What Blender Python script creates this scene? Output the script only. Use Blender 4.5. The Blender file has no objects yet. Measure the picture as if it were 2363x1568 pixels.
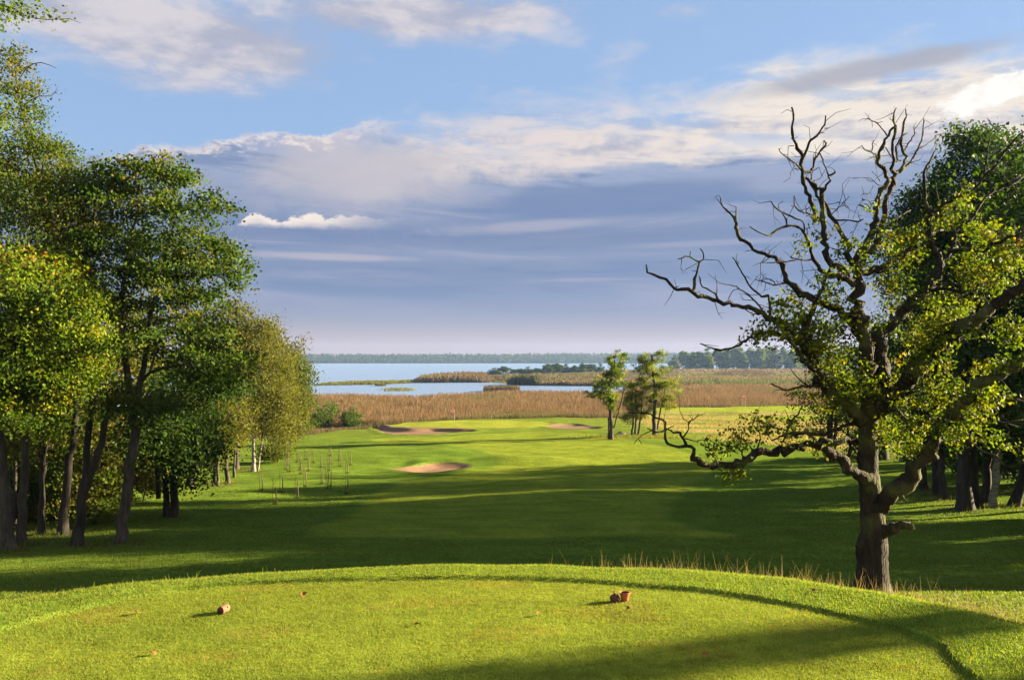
import bpy, math, random
import numpy as np
from mathutils import Vector

SC = bpy.context.scene
COL = SC.collection
rng = np.random.default_rng(7)
F = 1968.0                       # focal length in units of a 2362-wide picture (30 mm lens)
PITCH = math.atan(44 / F)
CP, SP = math.cos(PITCH), math.sin(PITCH)
TEE_Z = -2.4                     # eye is 2.4 m above the tee
LAKE_Z = -14.0
SUN_AZ, SUN_EL = math.radians(17), math.radians(15)
EXPO = 3.2
SKY_STR = 0.06

# ------------------------------------------------------------------ camera geometry helpers
def ray(px, py):
    a = (px - 1181) / F; b = (784 - py) / F
    return np.array([a, CP - b * SP, SP + b * CP])
def P(px, py, d):
    r = ray(px, py); return r * (d / r[1])
def plane(px, py, z):
    r = ray(px, py); return r * (z / r[2])
def c5(x, y): return (1476.2 + x / 2.6554, 206.7 + y / 2.6554)
def c6(x, y): return (1476.2 + x / 2.309, 738 + y / 2.309)
def c4(x, y): return (1240 + x / 3.3346, 767.6 + y / 3.3346)

# ------------------------------------------------------------------ object helpers
def tag(o, label=None, cat=None, group=None, kind=None):
    if label: o['label'] = label
    if cat: o['category'] = cat
    if group: o['group'] = group
    if kind: o['kind'] = kind
    return o
def empty(name, loc, label, cat, group=None):
    o = bpy.data.objects.new(name, None); COL.objects.link(o)
    o.location = [float(v) for v in loc]; o.empty_display_size = 0.3
    return tag(o, label, cat, group)
def mesh_np(name, V, Q, cols=None, smooth=False):
    """V (n,3), Q (m,k) faces of k corners."""
    V = np.asarray(V, np.float32); Q = np.asarray(Q, np.int32)
    me = bpy.data.meshes.new(name)
    k = Q.shape[1]
    me.vertices.add(len(V)); me.vertices.foreach_set('co', V.ravel())
    me.loops.add(Q.size); me.loops.foreach_set('vertex_index', Q.ravel())
    me.polygons.add(len(Q))
    me.polygons.foreach_set('loop_start', np.arange(0, Q.size, k, dtype=np.int32))
    me.polygons.foreach_set('loop_total', np.full(len(Q), k, np.int32))
    if smooth: me.polygons.foreach_set('use_smooth', np.ones(len(Q), bool))
    if cols is not None:
        a = me.attributes.new('col', 'FLOAT_COLOR', 'POINT')
        c = np.ones((len(V), 4), np.float32); c[:, :3] = cols
        a.data.foreach_set('color', c.ravel())
    me.update(calc_edges=True)
    return me
def obj(name, me, mat, parent=None):
    o = bpy.data.objects.new(name, me); COL.objects.link(o)
    if mat and not me.materials: me.materials.append(mat)
    if parent: o.parent = parent
    return o

class Geo:
    def __init__(s): s.V = []; s.Q = []; s.C = []; s.n = 0
    def add(s, V, Q, C=None):
        V = np.asarray(V, float)
        s.V.append(V); s.Q.append(np.asarray(Q) + s.n); s.n += len(V)
        s.C.append(np.ones((len(V), 3)) if C is None else np.broadcast_to(np.asarray(C, float), (len(V), 3)))
    def tube(s, pts, rad, sides=6, C=None, rough=0.0, cap=True, rg=None):
        pts = np.asarray(pts, float); rad = np.asarray(rad, float); n = len(pts)
        if n < 2: return
        t = np.gradient(pts, axis=0); t /= np.linalg.norm(t, axis=1)[:, None] + 1e-9
        ref = np.array([1.0, 0, 0]) if abs(t[0][0]) < 0.8 else np.array([0, 1.0, 0])
        fr = []
        u = ref - t[0] * ref.dot(t[0]); u /= np.linalg.norm(u)
        for i in range(n):
            u = u - t[i] * u.dot(t[i]); u /= np.linalg.norm(u) + 1e-9
            fr.append((u, np.cross(t[i], u)))
        U = np.array([f[0] for f in fr]); W = np.array([f[1] for f in fr])
        if cap:
            pts = np.vstack([pts, pts[-1]]); rad = np.append(rad, 0.0005); U = np.vstack([U, U[-1]]); W = np.vstack([W, W[-1]]); n += 1
        a = np.arange(sides) * 2 * math.pi / sides
        R = np.repeat(rad[:, None], sides, 1)
        if rough: R = R * (1 + rough * ((rg or rng).random(R.shape) - .5) * 2)
        V = pts[:, None, :] + R[..., None] * (np.cos(a)[None, :, None] * U[:, None, :] + np.sin(a)[None, :, None] * W[:, None, :])
        i = np.arange(n - 1)[:, None] * sides; j = np.arange(sides)[None, :]; j2 = (j + 1) % sides
        Q = np.stack([i + j, i + j2, i + sides + j2, i + sides + j], -1).reshape(-1, 4)
        s.add(V.reshape(-1, 3), Q, C)
    def build(s, name, mat, parent=None, smooth=True, origin=None):
        if not s.V: return None
        V = np.vstack(s.V); Q = np.vstack(s.Q); C = np.vstack(s.C)
        if origin is not None: V = V - np.asarray(origin)
        return obj(name, mesh_np(name, V, Q, C, smooth), mat, parent)

def catmull(pts, vals, step):
    pts = np.asarray(pts, float); vals = np.asarray(vals, float)
    n = len(pts)
    if n < 3:
        k = max(2, int(np.linalg.norm(pts[-1] - pts[0]) / step) + 1); t = np.linspace(0, 1, k)[:, None]
        return pts[0] * (1 - t) + pts[-1] * t, np.interp(np.linspace(0, 1, k), [0, 1], vals[[0, -1]])
    E = np.vstack([2 * pts[0] - pts[1], pts, 2 * pts[-1] - pts[-2]])
    out = []; ov = []
    for i in range(n - 1):
        p0, p1, p2, p3 = E[i], E[i + 1], E[i + 2], E[i + 3]
        k = max(1, int(round(np.linalg.norm(p2 - p1) / step)))
        for q in range(k):
            t = q / k
            out.append(0.5 * (2 * p1 + (p2 - p0) * t + (2 * p0 - 5 * p1 + 4 * p2 - p3) * t * t + (3 * p1 - p0 - 3 * p2 + p3) * t ** 3))
            ov.append(vals[i] * (1 - t) + vals[i + 1] * t)
    out.append(pts[-1]); ov.append(vals[-1])
    return np.array(out), np.array(ov)

# ------------------------------------------------------------------ noise and polygons in numpy
_fs = np.random.default_rng(3)
_waves = {}
def wav(x, y, L, key=0, n=7):
    k = (L, key)
    if k not in _waves:
        a = _fs.random(n) * 6.283; f = (0.6 + 0.9 * _fs.random(n)) * 6.283 / L; ph = _fs.random(n) * 6.283
        _waves[k] = (np.cos(a) * f, np.sin(a) * f, ph)
    s = 0
    for cx, cy, ph in zip(*_waves[k]): s = s + np.sin(x * cx + y * cy + ph)
    return s / math.sqrt(n)
def ss(x, a, b):
    t = np.clip((x - a) / (b - a), 0, 1); return t * t * (3 - 2 * t)
def sdf(x, y, poly):
    """signed distance to a closed polygon, negative inside"""
    poly = np.asarray(poly, float); x = np.asarray(x, float); y = np.asarray(y, float)
    d2 = np.full(x.shape, 1e18); ins = np.zeros(x.shape, bool)
    for i in range(len(poly)):
        ax, ay = poly[i - 1]; bx, by = poly[i]
        ex, ey = bx - ax, by - ay; wx, wy = x - ax, y - ay
        t = np.clip((wx * ex + wy * ey) / (ex * ex + ey * ey + 1e-12), 0, 1)
        d2 = np.minimum(d2, (wx - ex * t) ** 2 + (wy - ey * t) ** 2)
        c = (ay > y) != (by > y)
        xi = ax + (y - ay) * ex / (ey if abs(ey) > 1e-12 else 1e-12)
        ins ^= c & (x < xi)
    return np.where(ins, -1, 1) * np.sqrt(d2)
def smoothpoly(pts, step=0.35):
    p = [np.array([a, b, 0.0]) for a, b in pts]; p.append(p[0])
    q, _ = catmull(p, np.zeros(len(p)), step); return q[:-1, :2]

# ------------------------------------------------------------------ materials
def new_mat(name):
    m = bpy.data.materials.new(name); m.use_nodes = True
    nt = m.node_tree; nt.nodes.clear()
    return m, nt, nt.nodes.new('ShaderNodeOutputMaterial')
def N(nt, typ, **kw):
    n = nt.nodes.new(typ)
    for k, v in kw.items():
        if k.startswith('_'): setattr(n, k[1:], v)
        else: n.inputs[k.replace('_', ' ') if k.replace('_', ' ') in n.inputs else k].default_value = v
    return n
def L(nt, a, b): nt.links.new(a, b)
def colattr(nt):
    n = nt.nodes.new('ShaderNodeAttribute'); n.attribute_name = 'col'; return n.outputs['Color']
def scale_noise(nt, col, scale, lo, hi, detail=5, coord='Object'):
    tc = N(nt, 'ShaderNodeTexCoord'); nz = N(nt, 'ShaderNodeTexNoise', Scale=scale, Detail=detail, Roughness=.6)
    L(nt, tc.outputs[coord], nz.inputs['Vector'])
    mr = N(nt, 'ShaderNodeMapRange'); mr.inputs['From Min'].default_value = .3; mr.inputs['From Max'].default_value = .7
    mr.inputs['To Min'].default_value = lo; mr.inputs['To Max'].default_value = hi
    L(nt, nz.outputs['Fac'], mr.inputs['Value'])
    v = N(nt, 'ShaderNodeVectorMath', _operation='SCALE'); L(nt, col, v.inputs[0]); L(nt, mr.outputs[0], v.inputs['Scale'])
    return v.outputs[0], nz
def leaf_mat(name, trans=0.4, rough=0.6, spec=0.06, tint=(1.25, 1.40, .5)):
    m, nt, out = new_mat(name)
    c = colattr(nt)
    p = N(nt, 'ShaderNodeBsdfPrincipled', Roughness=rough); p.inputs['Specular IOR Level'].default_value = spec
    L(nt, c, p.inputs['Base Color'])
    t = N(nt, 'ShaderNodeBsdfTranslucent')
    v = N(nt, 'ShaderNodeVectorMath', _operation='MULTIPLY'); v.inputs[1].default_value = tint
    L(nt, c, v.inputs[0]); L(nt, v.outputs[0], t.inputs['Color'])
    mx = N(nt, 'ShaderNodeMixShader', Fac=trans)
    L(nt, p.outputs[0], mx.inputs[1]); L(nt, t.outputs[0], mx.inputs[2]); L(nt, mx.outputs[0], out.inputs[0])
    return m
def bark_mat(name, base, dark, scale=6, bump=.5, stretch=(1, 1, .25), moss=0.0):
    m, nt, out = new_mat(name)
    tc = N(nt, 'ShaderNodeTexCoord'); mp = N(nt, 'ShaderNodeMapping'); mp.inputs['Scale'].default_value = stretch
    L(nt, tc.outputs['Object'], mp.inputs[0])
    nz = N(nt, 'ShaderNodeTexNoise', Scale=scale, Detail=8, Roughness=.7); L(nt, mp.outputs[0], nz.inputs['Vector'])
    vo = N(nt, 'ShaderNodeTexVoronoi', Scale=scale * 2.2, _feature='DISTANCE_TO_EDGE'); L(nt, mp.outputs[0], vo.inputs['Vector'])
    rp = N(nt, 'ShaderNodeValToRGB'); rp.color_ramp.elements[0].position = .35; rp.color_ramp.elements[1].position = .68
    rp.color_ramp.elements[0].color = (*dark, 1); rp.color_ramp.elements[1].color = (*base, 1)
    L(nt, nz.outputs['Fac'], rp.inputs[0])
    last = rp.outputs[0]
    if moss:
        n2 = N(nt, 'ShaderNodeTexNoise', Scale=1.7, Detail=4); L(nt, tc.outputs['Object'], n2.inputs['Vector'])
        r2 = N(nt, 'ShaderNodeValToRGB'); r2.color_ramp.elements[0].position = .5; r2.color_ramp.elements[1].position = .66
        L(nt, n2.outputs['Fac'], r2.inputs[0])
        mx = N(nt, 'ShaderNodeMix', _data_type='RGBA'); mx.inputs[7].default_value = (.075, .085, .02, 1)
        ml = N(nt, 'ShaderNodeMath', _operation='MULTIPLY'); ml.inputs[1].default_value = moss; L(nt, r2.outputs[0], ml.inputs[0])
        L(nt, ml.outputs[0], mx.inputs[0]); L(nt, last, mx.inputs[6]); last = mx.outputs[2]
    p = N(nt, 'ShaderNodeBsdfPrincipled', Roughness=.9); p.inputs['Specular IOR Level'].default_value = .15
    L(nt, last, p.inputs['Base Color'])
    mn = N(nt, 'ShaderNodeMath', _operation='MULTIPLY'); L(nt, nz.outputs['Fac'], mn.inputs[0]); L(nt, vo.outputs['Distance'], mn.inputs[1])
    b = N(nt, 'ShaderNodeBump', Strength=bump, Distance=.08); L(nt, mn.outputs[0], b.inputs['Height']); L(nt, b.outputs[0], p.inputs['Normal'])
    L(nt, p.outputs[0], out.inputs[0])
    return m
def plain_mat(name, col, rough=.7, spec=.3, ns=20, lo=.7, hi=1.2, bump=.2, dist=.01):
    m, nt, out = new_mat(name)
    rgb = N(nt, 'ShaderNodeRGB'); rgb.outputs[0].default_value = (*col, 1)
    c, nz = scale_noise(nt, rgb.outputs[0], ns, lo, hi)
    p = N(nt, 'ShaderNodeBsdfPrincipled', Roughness=rough); p.inputs['Specular IOR Level'].default_value = spec
    L(nt, c, p.inputs['Base Color'])
    b = N(nt, 'ShaderNodeBump', Strength=bump, Distance=dist); L(nt, nz.outputs['Fac'], b.inputs['Height']); L(nt, b.outputs[0], p.inputs['Normal'])
    L(nt, p.outputs[0], out.inputs[0]); return m

M_LEAF = leaf_mat('leaf')
M_OAKLEAF = leaf_mat('oak_leaf', .45, .6, .06, (1.42, 1.48, .45))
M_GRASS = leaf_mat('grass_blade', .45, .6, .10, (1.35, 1.45, .5))
M_REED = leaf_mat('reed', .25, .8, .05, (1.2, 1.15, .9))
M_FAR = leaf_mat('far_foliage', .3, .7, .05)
M_OAKBARK = bark_mat('oak_bark', (.027, .020, .0135), (.006, .005, .004), 11, 1.0, (1, 1, .2), .6)
M_BARK = bark_mat('grey_bark', (.062, .053, .042), (.018, .015, .012), 6, .6)
M_DARKBARK = bark_mat('dark_bark', (.036, .031, .026), (.012, .010, .008), 6, .6)
M_BIRCH = bark_mat('birch_bark', (.30, .27, .235), (.03, .026, .022), 4.5, .3, (.6, .6, 2.2))
M_STAKE = plain_mat('weathered_wood', (.11, .078, .048), .85, .2, 25, .5, 1.2)
M_TERRA = plain_mat('terracotta', (.28, .075, .03), .7, .3, 30, .8, 1.15, .15, .002)
M_TERRADARK = plain_mat('dark_terracotta', (.07, .022, .014), .75, .25, 30, .7, 1.2, .2, .003)
M_LOG = plain_mat('pale_log_side', (.15, .07, .036), .8, .2, 60, .75, 1.15, .2, .002)
M_LOGEND = plain_mat('dark_red_log_end', (.07, .012, .012), .7, .3, 60, .7, 1.2, .2, .002)
M_HOLESHADE = plain_mat('drilled_hole_shade', (.01, .008, .008), .9, .1, 60)
M_ROCK = plain_mat('boulder_stone', (.13, .12, .11), .9, .2, 3, .6, 1.3, .6, .1)
M_FLAG = plain_mat('flag_cloth', (.75, .30, .28), .8, .2, 40, .9, 1.1)
M_WHITE = plain_mat('white_pole', (.75, .75, .72), .5, .4, 40, .9, 1.05)

# ------------------------------------------------------------------ terrain
ZY = np.array([(-400, -3), (-60, -2.9), (0, -3.3), (8, -3.75), (12, -4.0), (15.7, -4.33), (20, -5.5), (26, -6.8), (33, -7.3), (45, -8.2),
               (60, -9.05), (80, -9.75), (100, -10.3), (120, -10.75), (140, -11.15), (160, -11.65), (173, -11.95), (215, -12.4), (2000, -12.4)])
TEE_OUT_V = [(0, 1405), (200, 1375), (500, 1343), (900, 1320), (1181, 1316), (1531, 1326), (1731, 1340), (1931, 1368), (2081, 1393), (2181, 1418), (2362, 1466)]
TEE_IN_V = [(-60, 1480), (90, 1431), (325, 1378), (500, 1354), (800, 1342), (1181, 1338), (1531, 1358), (1731, 1381), (1931, 1421), (2081, 1461), (2171, 1496), (2215, 1551)]
def tee_poly(v, back):
    return smoothpoly([tuple(plane(a, b, TEE_Z)[:2]) for a, b in v] + back, .25)
TEE_OUT = tee_poly(TEE_OUT_V, [(4.75, 6.2), (4.8, 3), (4.5, -3), (3.5, -8), (0, -9.5), (-4, -8.5), (-5.6, -4), (-5.9, 2), (-5.7, 6)])
TEE_IN = tee_poly(TEE_IN_V, [(3.45, 4.5), (3.3, 2.5), (3.0, -3), (2.4, -6.5), (0, -8), (-3, -7), (-4.4, -3), (-4.7, 2), (-4.7, 5.2)])

LAND_V = [(-900, 972), (300, 938), (640, 924), (720, 918), (800, 916), (900, 918), (960, 921), (1040, 915), (1100, 912), (1160, 907), (1200, 908), (1350, 909),
          (1440, 908), (1462, 899), (1440, 890.5), (1330, 890), (1250, 889), (1180, 888), (1165, 883), (1100, 882), (960, 883), (860, 887), (735, 889), (722, 887.5),
          (800, 882.5), (880, 880), (948, 878.5), (957, 872), (1000, 866), (1100, 863), (1200, 860), (1300, 857), (1400, 853.5), (1560, 851.5), (1830, 850.5),
          (4200, 849), (5200, 1010), (-2600, 1010)]
LAND = np.array([plane(a, b, LAKE_Z)[:2] for a, b in LAND_V])

def base_height(x, y):
    x = np.asarray(x, float); y = np.asarray(y, float)
    z = np.interp(y, ZY[:, 0], ZY[:, 1])
    # golf land ends at an edge, then falls to the reed flat
    edge = np.interp(x, [-120, -60, -42, -30, -18, -8, 10, 25, 34, 45, 300], [70, 92, 112, 133, 158, 171, 174, 172, 205, 214, 214])
    k = ss(y, edge - 3, edge + 13)
    z = z * (1 - k) + (-13.55) * k
    # left shoulder of the green falls away, valley floor rises a little at the flanks
    z = z - 0.9 * ss(-x, 12, 34) * ss(y, 95, 150) * (1 - k)
    z = z + 1.2 * ss(x, 22, 60) * ss(y, 28, 50) * (1 - ss(y, 85, 120))
    z = z + 1.0 * ss(-x, 22, 60) * ss(y, 24, 44) * (1 - ss(y, 70, 100))
    # long soft undulations of the fairway
    f = ss(y, 22, 45) * (1 - k)
    z = z + f * (0.10 * wav(x, y * 1.6, 34, 1) + 0.05 * wav(x, y * 1.3, 13, 2))
    z = z + 0.03 * wav(x, y, 5.0, 3) * ss(y, 10, 16) * (1 - k)
    # mound right of the near bunker, ridge behind it, green shoulders
    for mx, my, sx, sy, h in MOUNDS:
        z = z + h * np.exp(-((x - mx) / sx) ** 2 - ((y - my) / sy) ** 2)
    far = y > 160
    if np.any(far):
        zz = z[far] if z.ndim else z
        s = sdf(x[far], y[far], LAND)
        z[far] = np.where(y[far] > edge[far] + 10, -13.62 - 2.4 * ss(s, -3, 9), zz)
    return z
MOUNDS = []
def tee_height(x, y, z):
    s = sdf(x, y, TEE_OUT); si = sdf(x, y, TEE_IN)
    top = TEE_Z + 0.035 * ss(si, 0.0, 0.05) + 0.006 * wav(x, y, 1.3, 8)
    fall = 0.42 + 0.10 * ss(-x, 0, 5)
    m = top - np.where(s > 0, fall * (np.sqrt(s * s + .35 ** 2) - .35), 0)
    kk = 0.25
    h = np.clip(.5 + .5 * (m - z) / kk, 0, 1)
    return z * (1 - h) + m * h + kk * h * (1 - h) * .5 * (s > 0)
def arr(f):
    def g(x, y):
        return f(np.atleast_1d(np.asarray(x, float)), np.atleast_1d(np.asarray(y, float)))
    return g
def ground_hit(px, py, hf, lo=10.0):
    r = ray(px, py); d = np.exp(np.linspace(math.log(lo), math.log(420), 2600))
    X = r[0] / r[1] * d; Z = r[2] / r[1] * d
    h = hf(X, d); w = np.where(h >= Z)[0]
    i = w[0] if len(w) else len(d) - 1
    return np.array([X[i], d[i], h[i]])

g0 = lambda px, py: ground_hit(px, py, base_height)
_m = [(1190, 1066, 5.5, 2.6, .6), (880, 1062, 5.0, 2.4, .35), (1010, 1040, 9, 3.0, .25), (1480, 1055, 13, 3.5, .35),
      (780, 1000, 8, 6, .5), (1000, 975, 10, 4, .25), (1300, 968, 8, 4, .35)]
_ml = []
for a, b, sx, sy, h in _m:
    q = g0(a, b); _ml.append((q[0], q[1], sx, sy, h))
MOUNDS = _ml + [(66, 205, 32, 9, .9), (58, 170, 18, 5, .5)]

# bunkers: outline in ground metres
def bk(vs): return smoothpoly([tuple(g0(a, b)[:2]) for a, b in vs], .3)
BUNKERS = [
    (bk([(898, 1083), (940, 1079), (975, 1076), (1000, 1072), (1040, 1070), (1075, 1070), (1086, 1075), (1060, 1083), (1015, 1090), (965, 1092), (930, 1088)]), .42, .30, 'near the sapling stakes'),
    (bk([(838, 988), (880, 987), (940, 989), (1000, 989), (1060, 990), (1095, 992), (1085, 997), (1040, 999), (985, 1003), (930, 1003), (880, 997)]), .45, .5, 'long and wide below the green'),
    (bk([(1254, 983), (1285, 980), (1330, 979.5), (1365, 983), (1386, 988), (1350, 990), (1310, 990.5), (1275, 988)]), .3, .28, 'right of the green'),
]
def height(x, y):
    z = base_height(x, y)
    for poly, dep, lip, _ in BUNKERS:
        cx, cy = poly.mean(0); ext = poly[:, 0].max() - poly[:, 0].min() + 30
        m = (abs(x - cx) < ext) & (abs(y - cy) < 40)
        if not m.any(): continue
        s = sdf(x[m], y[m], poly); xm, ym = x[m], y[m]
        farside = ss(ym - cy, -1.5, 2.5)
        dz = -dep * ss(-s, -0.15, 1.3) * (1 - .35 * farside)
        hw = (poly[:, 0].max() - poly[:, 0].min()) / 2; mx = (poly[:, 0].max() + poly[:, 0].min()) / 2
        dz = dz + lip * farside * (1 - ss(abs(xm - mx) / hw, .4, .92)) * ss(s, -0.35, 0.45) * np.exp(-np.clip(s - .4, 0, None) / 4.5)
        dz = dz + .12 * (1 - farside) * np.exp(-((s - .6) / .8) ** 2)
        z[m] += dz
    near = (y < 30)
    if near.any(): z[near] = tee_height(x[near], y[near], z[near])
    return z
H = arr(height)
def hz(x, y): return float(H(x, y)[0])
def G(px, py, lo=10.0): return ground_hit(px, py, height, lo)

# ground-cover regions (metres), traced on the ground
def gp(vs, st=.8): return smoothpoly([tuple(G(a, b, 24)[:2]) for a, b in vs], st)
FAIRWAY = gp([(700, 1238), (905, 1122), (1010, 1100), (1150, 1068), (1110, 1040), (1000, 1022), (900, 1025), (860, 1012), (1000, 1008), (1130, 1000), (1260, 996), (1400, 1003), (1480, 1020),
              (1560, 1035), (1620, 1060), (1640, 1085), (1590, 1120), (1545, 1165), (1540, 1195), (1600, 1218), (1690, 1236), (1400, 1238), (1000, 1240)])
GREEN = gp([(860, 984), (960, 974), (1060, 970), (1150, 969), (1240, 972), (1275, 977), (1240, 985), (1150, 986), (1090, 987), (1000, 986), (900, 985)])
GREEN2 = smoothpoly([(24, 204), (34, 197), (60, 195), (95, 196), (110, 204), (95, 212), (60, 213), (34, 212)], 1)
GREEN2B = smoothpoly([(40, 168), (48, 165), (70, 166), (80, 171), (66, 173), (46, 172)], 1)

C_ROUGH = np.array((.066, .106, .014)); C_FAIR = np.array((.104, .134, .016)); C_GREEN = np.array((.142, .165, .022))
C_TEE = np.array((.118, .150, .018)); C_COLLAR = np.array((.088, .134, .016)); C_DRY = np.array((.20, .165, .072)); C_REEDG = np.array((0.06384, 0.04469, 0.02215))
def ground_color(x, y):
    c = np.tile(C_ROUGH, (len(x), 1))
    def put(m, col):
        nonlocal c
        c = c * (1 - m[:, None]) + np.asarray(col) * m[:, None]
    w = wav(x, y, 9, 11) * .5 + wav(x, y, 3.1, 12) * .3
    put(ss(w, .2, 1.2) * .35, (0.08778, 0.1117, 0.01787))
    # dead leaves / thin grass under the tree lines
    put(ss(-x - (12 + .26 * y), -1, 3) * ss(y, 24, 30) * .6, (0.06916, 0.06384, 0.02215))
    m = y > 150
    # approach rough gets drier up toward the green
    put(ss(y, 90, 150) * .35, (0.117, 0.1224, 0.01958))
    f = sdf(x, y, FAIRWAY); put(1 - ss(f, -.5, .6), C_FAIR)
    st = np.sin(x * .9 + y * .12); put((1 - ss(f, -.3, .3)) * ss(st, -.1, .1) * .12, (0.08193, 0.117, 0.01872))
    # darker rim band of rough around the fairway
    put(np.exp(-((f - .8) / .7) ** 2) * .45, (0.05383, 0.09044, 0.01447))
    g = sdf(x, y, GREEN); put(1 - ss(g, -.3, .3), C_GREEN)
    put(np.exp(-((g - 1.2) / .9) ** 2) * .4, (0.09363, 0.117, 0.01872))
    # dry tall grass, right middle distance
    dry = ss(x - np.interp(y, [85, 115, 150, 215], [34, 27, 20, 22]), -3, 5) * ss(y, 80, 98) * ss(wav(x, y * 1.4, 16, 14), -.6, .9)
    put(dry * .7, C_DRY)
    put(1 - ss(sdf(x, y, GREEN2), -.5, .8), (.15, .185, .022)); put(1 - ss(sdf(x, y, GREEN2B), -.5, .8), (.14, .175, .022))
    edge = np.interp(x, [-120, -60, -42, -30, -18, -8, 10, 25, 34, 45, 300], [70, 92, 112, 133, 158, 171, 174, 172, 205, 214, 214])
    put(ss(y, edge + 1, edge + 6), C_REEDG)
    put(ss(y, 330, 420) * .5 * ss(wav(x, y * .3, 60, 15), -.3, .6), (0.1053, 0.1064, 0.02428))
    # leaf litter and worn soil round the trunks
    lit = np.zeros(len(x))
    for bx, by in TRUNK_FEET:
        lit = np.maximum(lit, np.exp(-((x - bx) / 1.25) ** 2 - ((y - by) / 1.0) ** 2))
    put(np.clip(lit * 1.1 + .3 * lit * wav(x, y, 1.1, 17), 0, .85), (0.052, 0.046, 0.018))
    # tee
    o = sdf(x, y, TEE_OUT); i = sdf(x, y, TEE_IN)
    near = y < 30
    put(near * (1 - ss(o, .1, 1.2)), C_COLLAR)
    put(near * ss(x, 3, 5) * ss(o, .6, 1.6) * (1 - ss(o, 6, 10)) * .85, (.19, .165, .055))
    put(near * (1 - ss(i, -.03, .03)), C_TEE)
    put(near * np.exp(-((i - .05) / .07) ** 2) * .35, (0.05267, 0.06384, 0.01151))  # shade line along the collar step, put into the ground colour
    return c

TRUNK_FEET = [tuple(G(a, b)[:2]) for a, b in [(22, 1266), (49, 1257), (34, 1222), (95, 1232), (142, 1232), (179, 1256), (276, 1251), (387, 1192), (494, 1119), (525, 1114), (586, 1087), (545, 1082), (630, 1055),
    (1411, 1013), (1465, 1005), (1509, 1005), (1913, 1063), (1957, 1052), (2033, 1058), (2225, 1175), (2130, 1128), (2160, 1141), (2176, 1152), (2254, 1171), (2273, 1160), (2291, 1171), (2338, 1168)]]
def build_ground():
    ys = [-90, -60, -40, -25, -15, -10, -6, -3, -1, 0, 1, 2, 2.5]
    y = 2.9
    while y < 11.5: ys.append(y); y += .035
    while y < 235: ys.append(y); y *= 1.0042
    while y < 1300: ys.append(y); y *= 1.011
    ys = np.array(ys)
    u = np.concatenate([-np.array([14, 8, 5, 3.2, 2.3, 1.7, 1.35, 1.1, .95, .85, .78, .72]), np.linspace(-.67, .67, 560), np.array([.72, .78, .85, .95, 1.1, 1.35, 1.7, 2.3, 3.2, 5, 8, 14])])
    Y = np.repeat(ys[:, None], len(u), 1); X = u[None, :] * np.maximum(Y, 5.0)
    x, yv = X.ravel(), Y.ravel()
    z = height(x, yv); c = ground_color(x, yv)
    n, m = len(ys), len(u)
    i = np.arange(n - 1)[:, None] * m; j = np.arange(m - 1)[None, :]
    Q = np.stack([i + j, i + j + 1, i + m + j + 1, i + m + j], -1).reshape(-1, 4)
    me = mesh_np('ground', np.stack([x, yv, z], 1), Q, c, True)
    mt, nt, out = new_mat('turf')
    ca = colattr(nt)
    a, n1 = scale_noise(nt, ca, .5, .80, 1.2, 4)
    b, n2 = scale_noise(nt, a, 5, .66, 1.34, 7)
    tcm = N(nt, 'ShaderNodeTexCoord'); mpm = N(nt, 'ShaderNodeMapping'); mpm.inputs['Scale'].default_value = (.22, .9, 1); L(nt, tcm.outputs['Object'], mpm.inputs[0])
    nm = N(nt, 'ShaderNodeTexNoise', Scale=1.0, Detail=6, Roughness=.65); L(nt, mpm.outputs[0], nm.inputs['Vector'])
    mm = N(nt, 'ShaderNodeMix', _data_type='RGBA', _blend_type='MULTIPLY'); mm.inputs[0].default_value = 1
    rm = N(nt, 'ShaderNodeValToRGB'); rm.color_ramp.elements[0].position = .33; rm.color_ramp.elements[1].position = .68
    rm.color_ramp.elements[0].color = (.72, .80, .8, 1); rm.color_ramp.elements[1].color = (1.22, 1.12, 1.05, 1)
    L(nt, nm.outputs['Fac'], rm.inputs[0]); L(nt, b, mm.inputs[6]); L(nt, rm.outputs[0], mm.inputs[7]); b = mm.outputs[2]
    c3, n3 = scale_noise(nt, b, 60, .6, 1.4, 3)
    p = N(nt, 'ShaderNodeBsdfPrincipled', Roughness=.75); p.inputs['Specular IOR Level'].default_value = .0
    p.inputs['Sheen Weight'].default_value = .0; p.inputs['Sheen Roughness'].default_value = .4; p.inputs['Sheen Tint'].default_value = (.8, 1, .3, 1)
    L(nt, c3, p.inputs['Base Color'])
    ad = N(nt, 'ShaderNodeMath', _operation='ADD'); L(nt, n2.outputs['Fac'], ad.inputs[0]); L(nt, n3.outputs['Fac'], ad.inputs[1])
    bp = N(nt, 'ShaderNodeBump', Strength=.6, Distance=.05); L(nt, ad.outputs[0], bp.inputs['Height']); L(nt, bp.outputs[0], p.inputs['Normal'])
    L(nt, p.outputs[0], out.inputs[0])
    tag(obj('ground', me, mt), 'rolling mown grass of the golf hole falling to the reed flats', 'ground', kind='structure')
build_ground()

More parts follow.
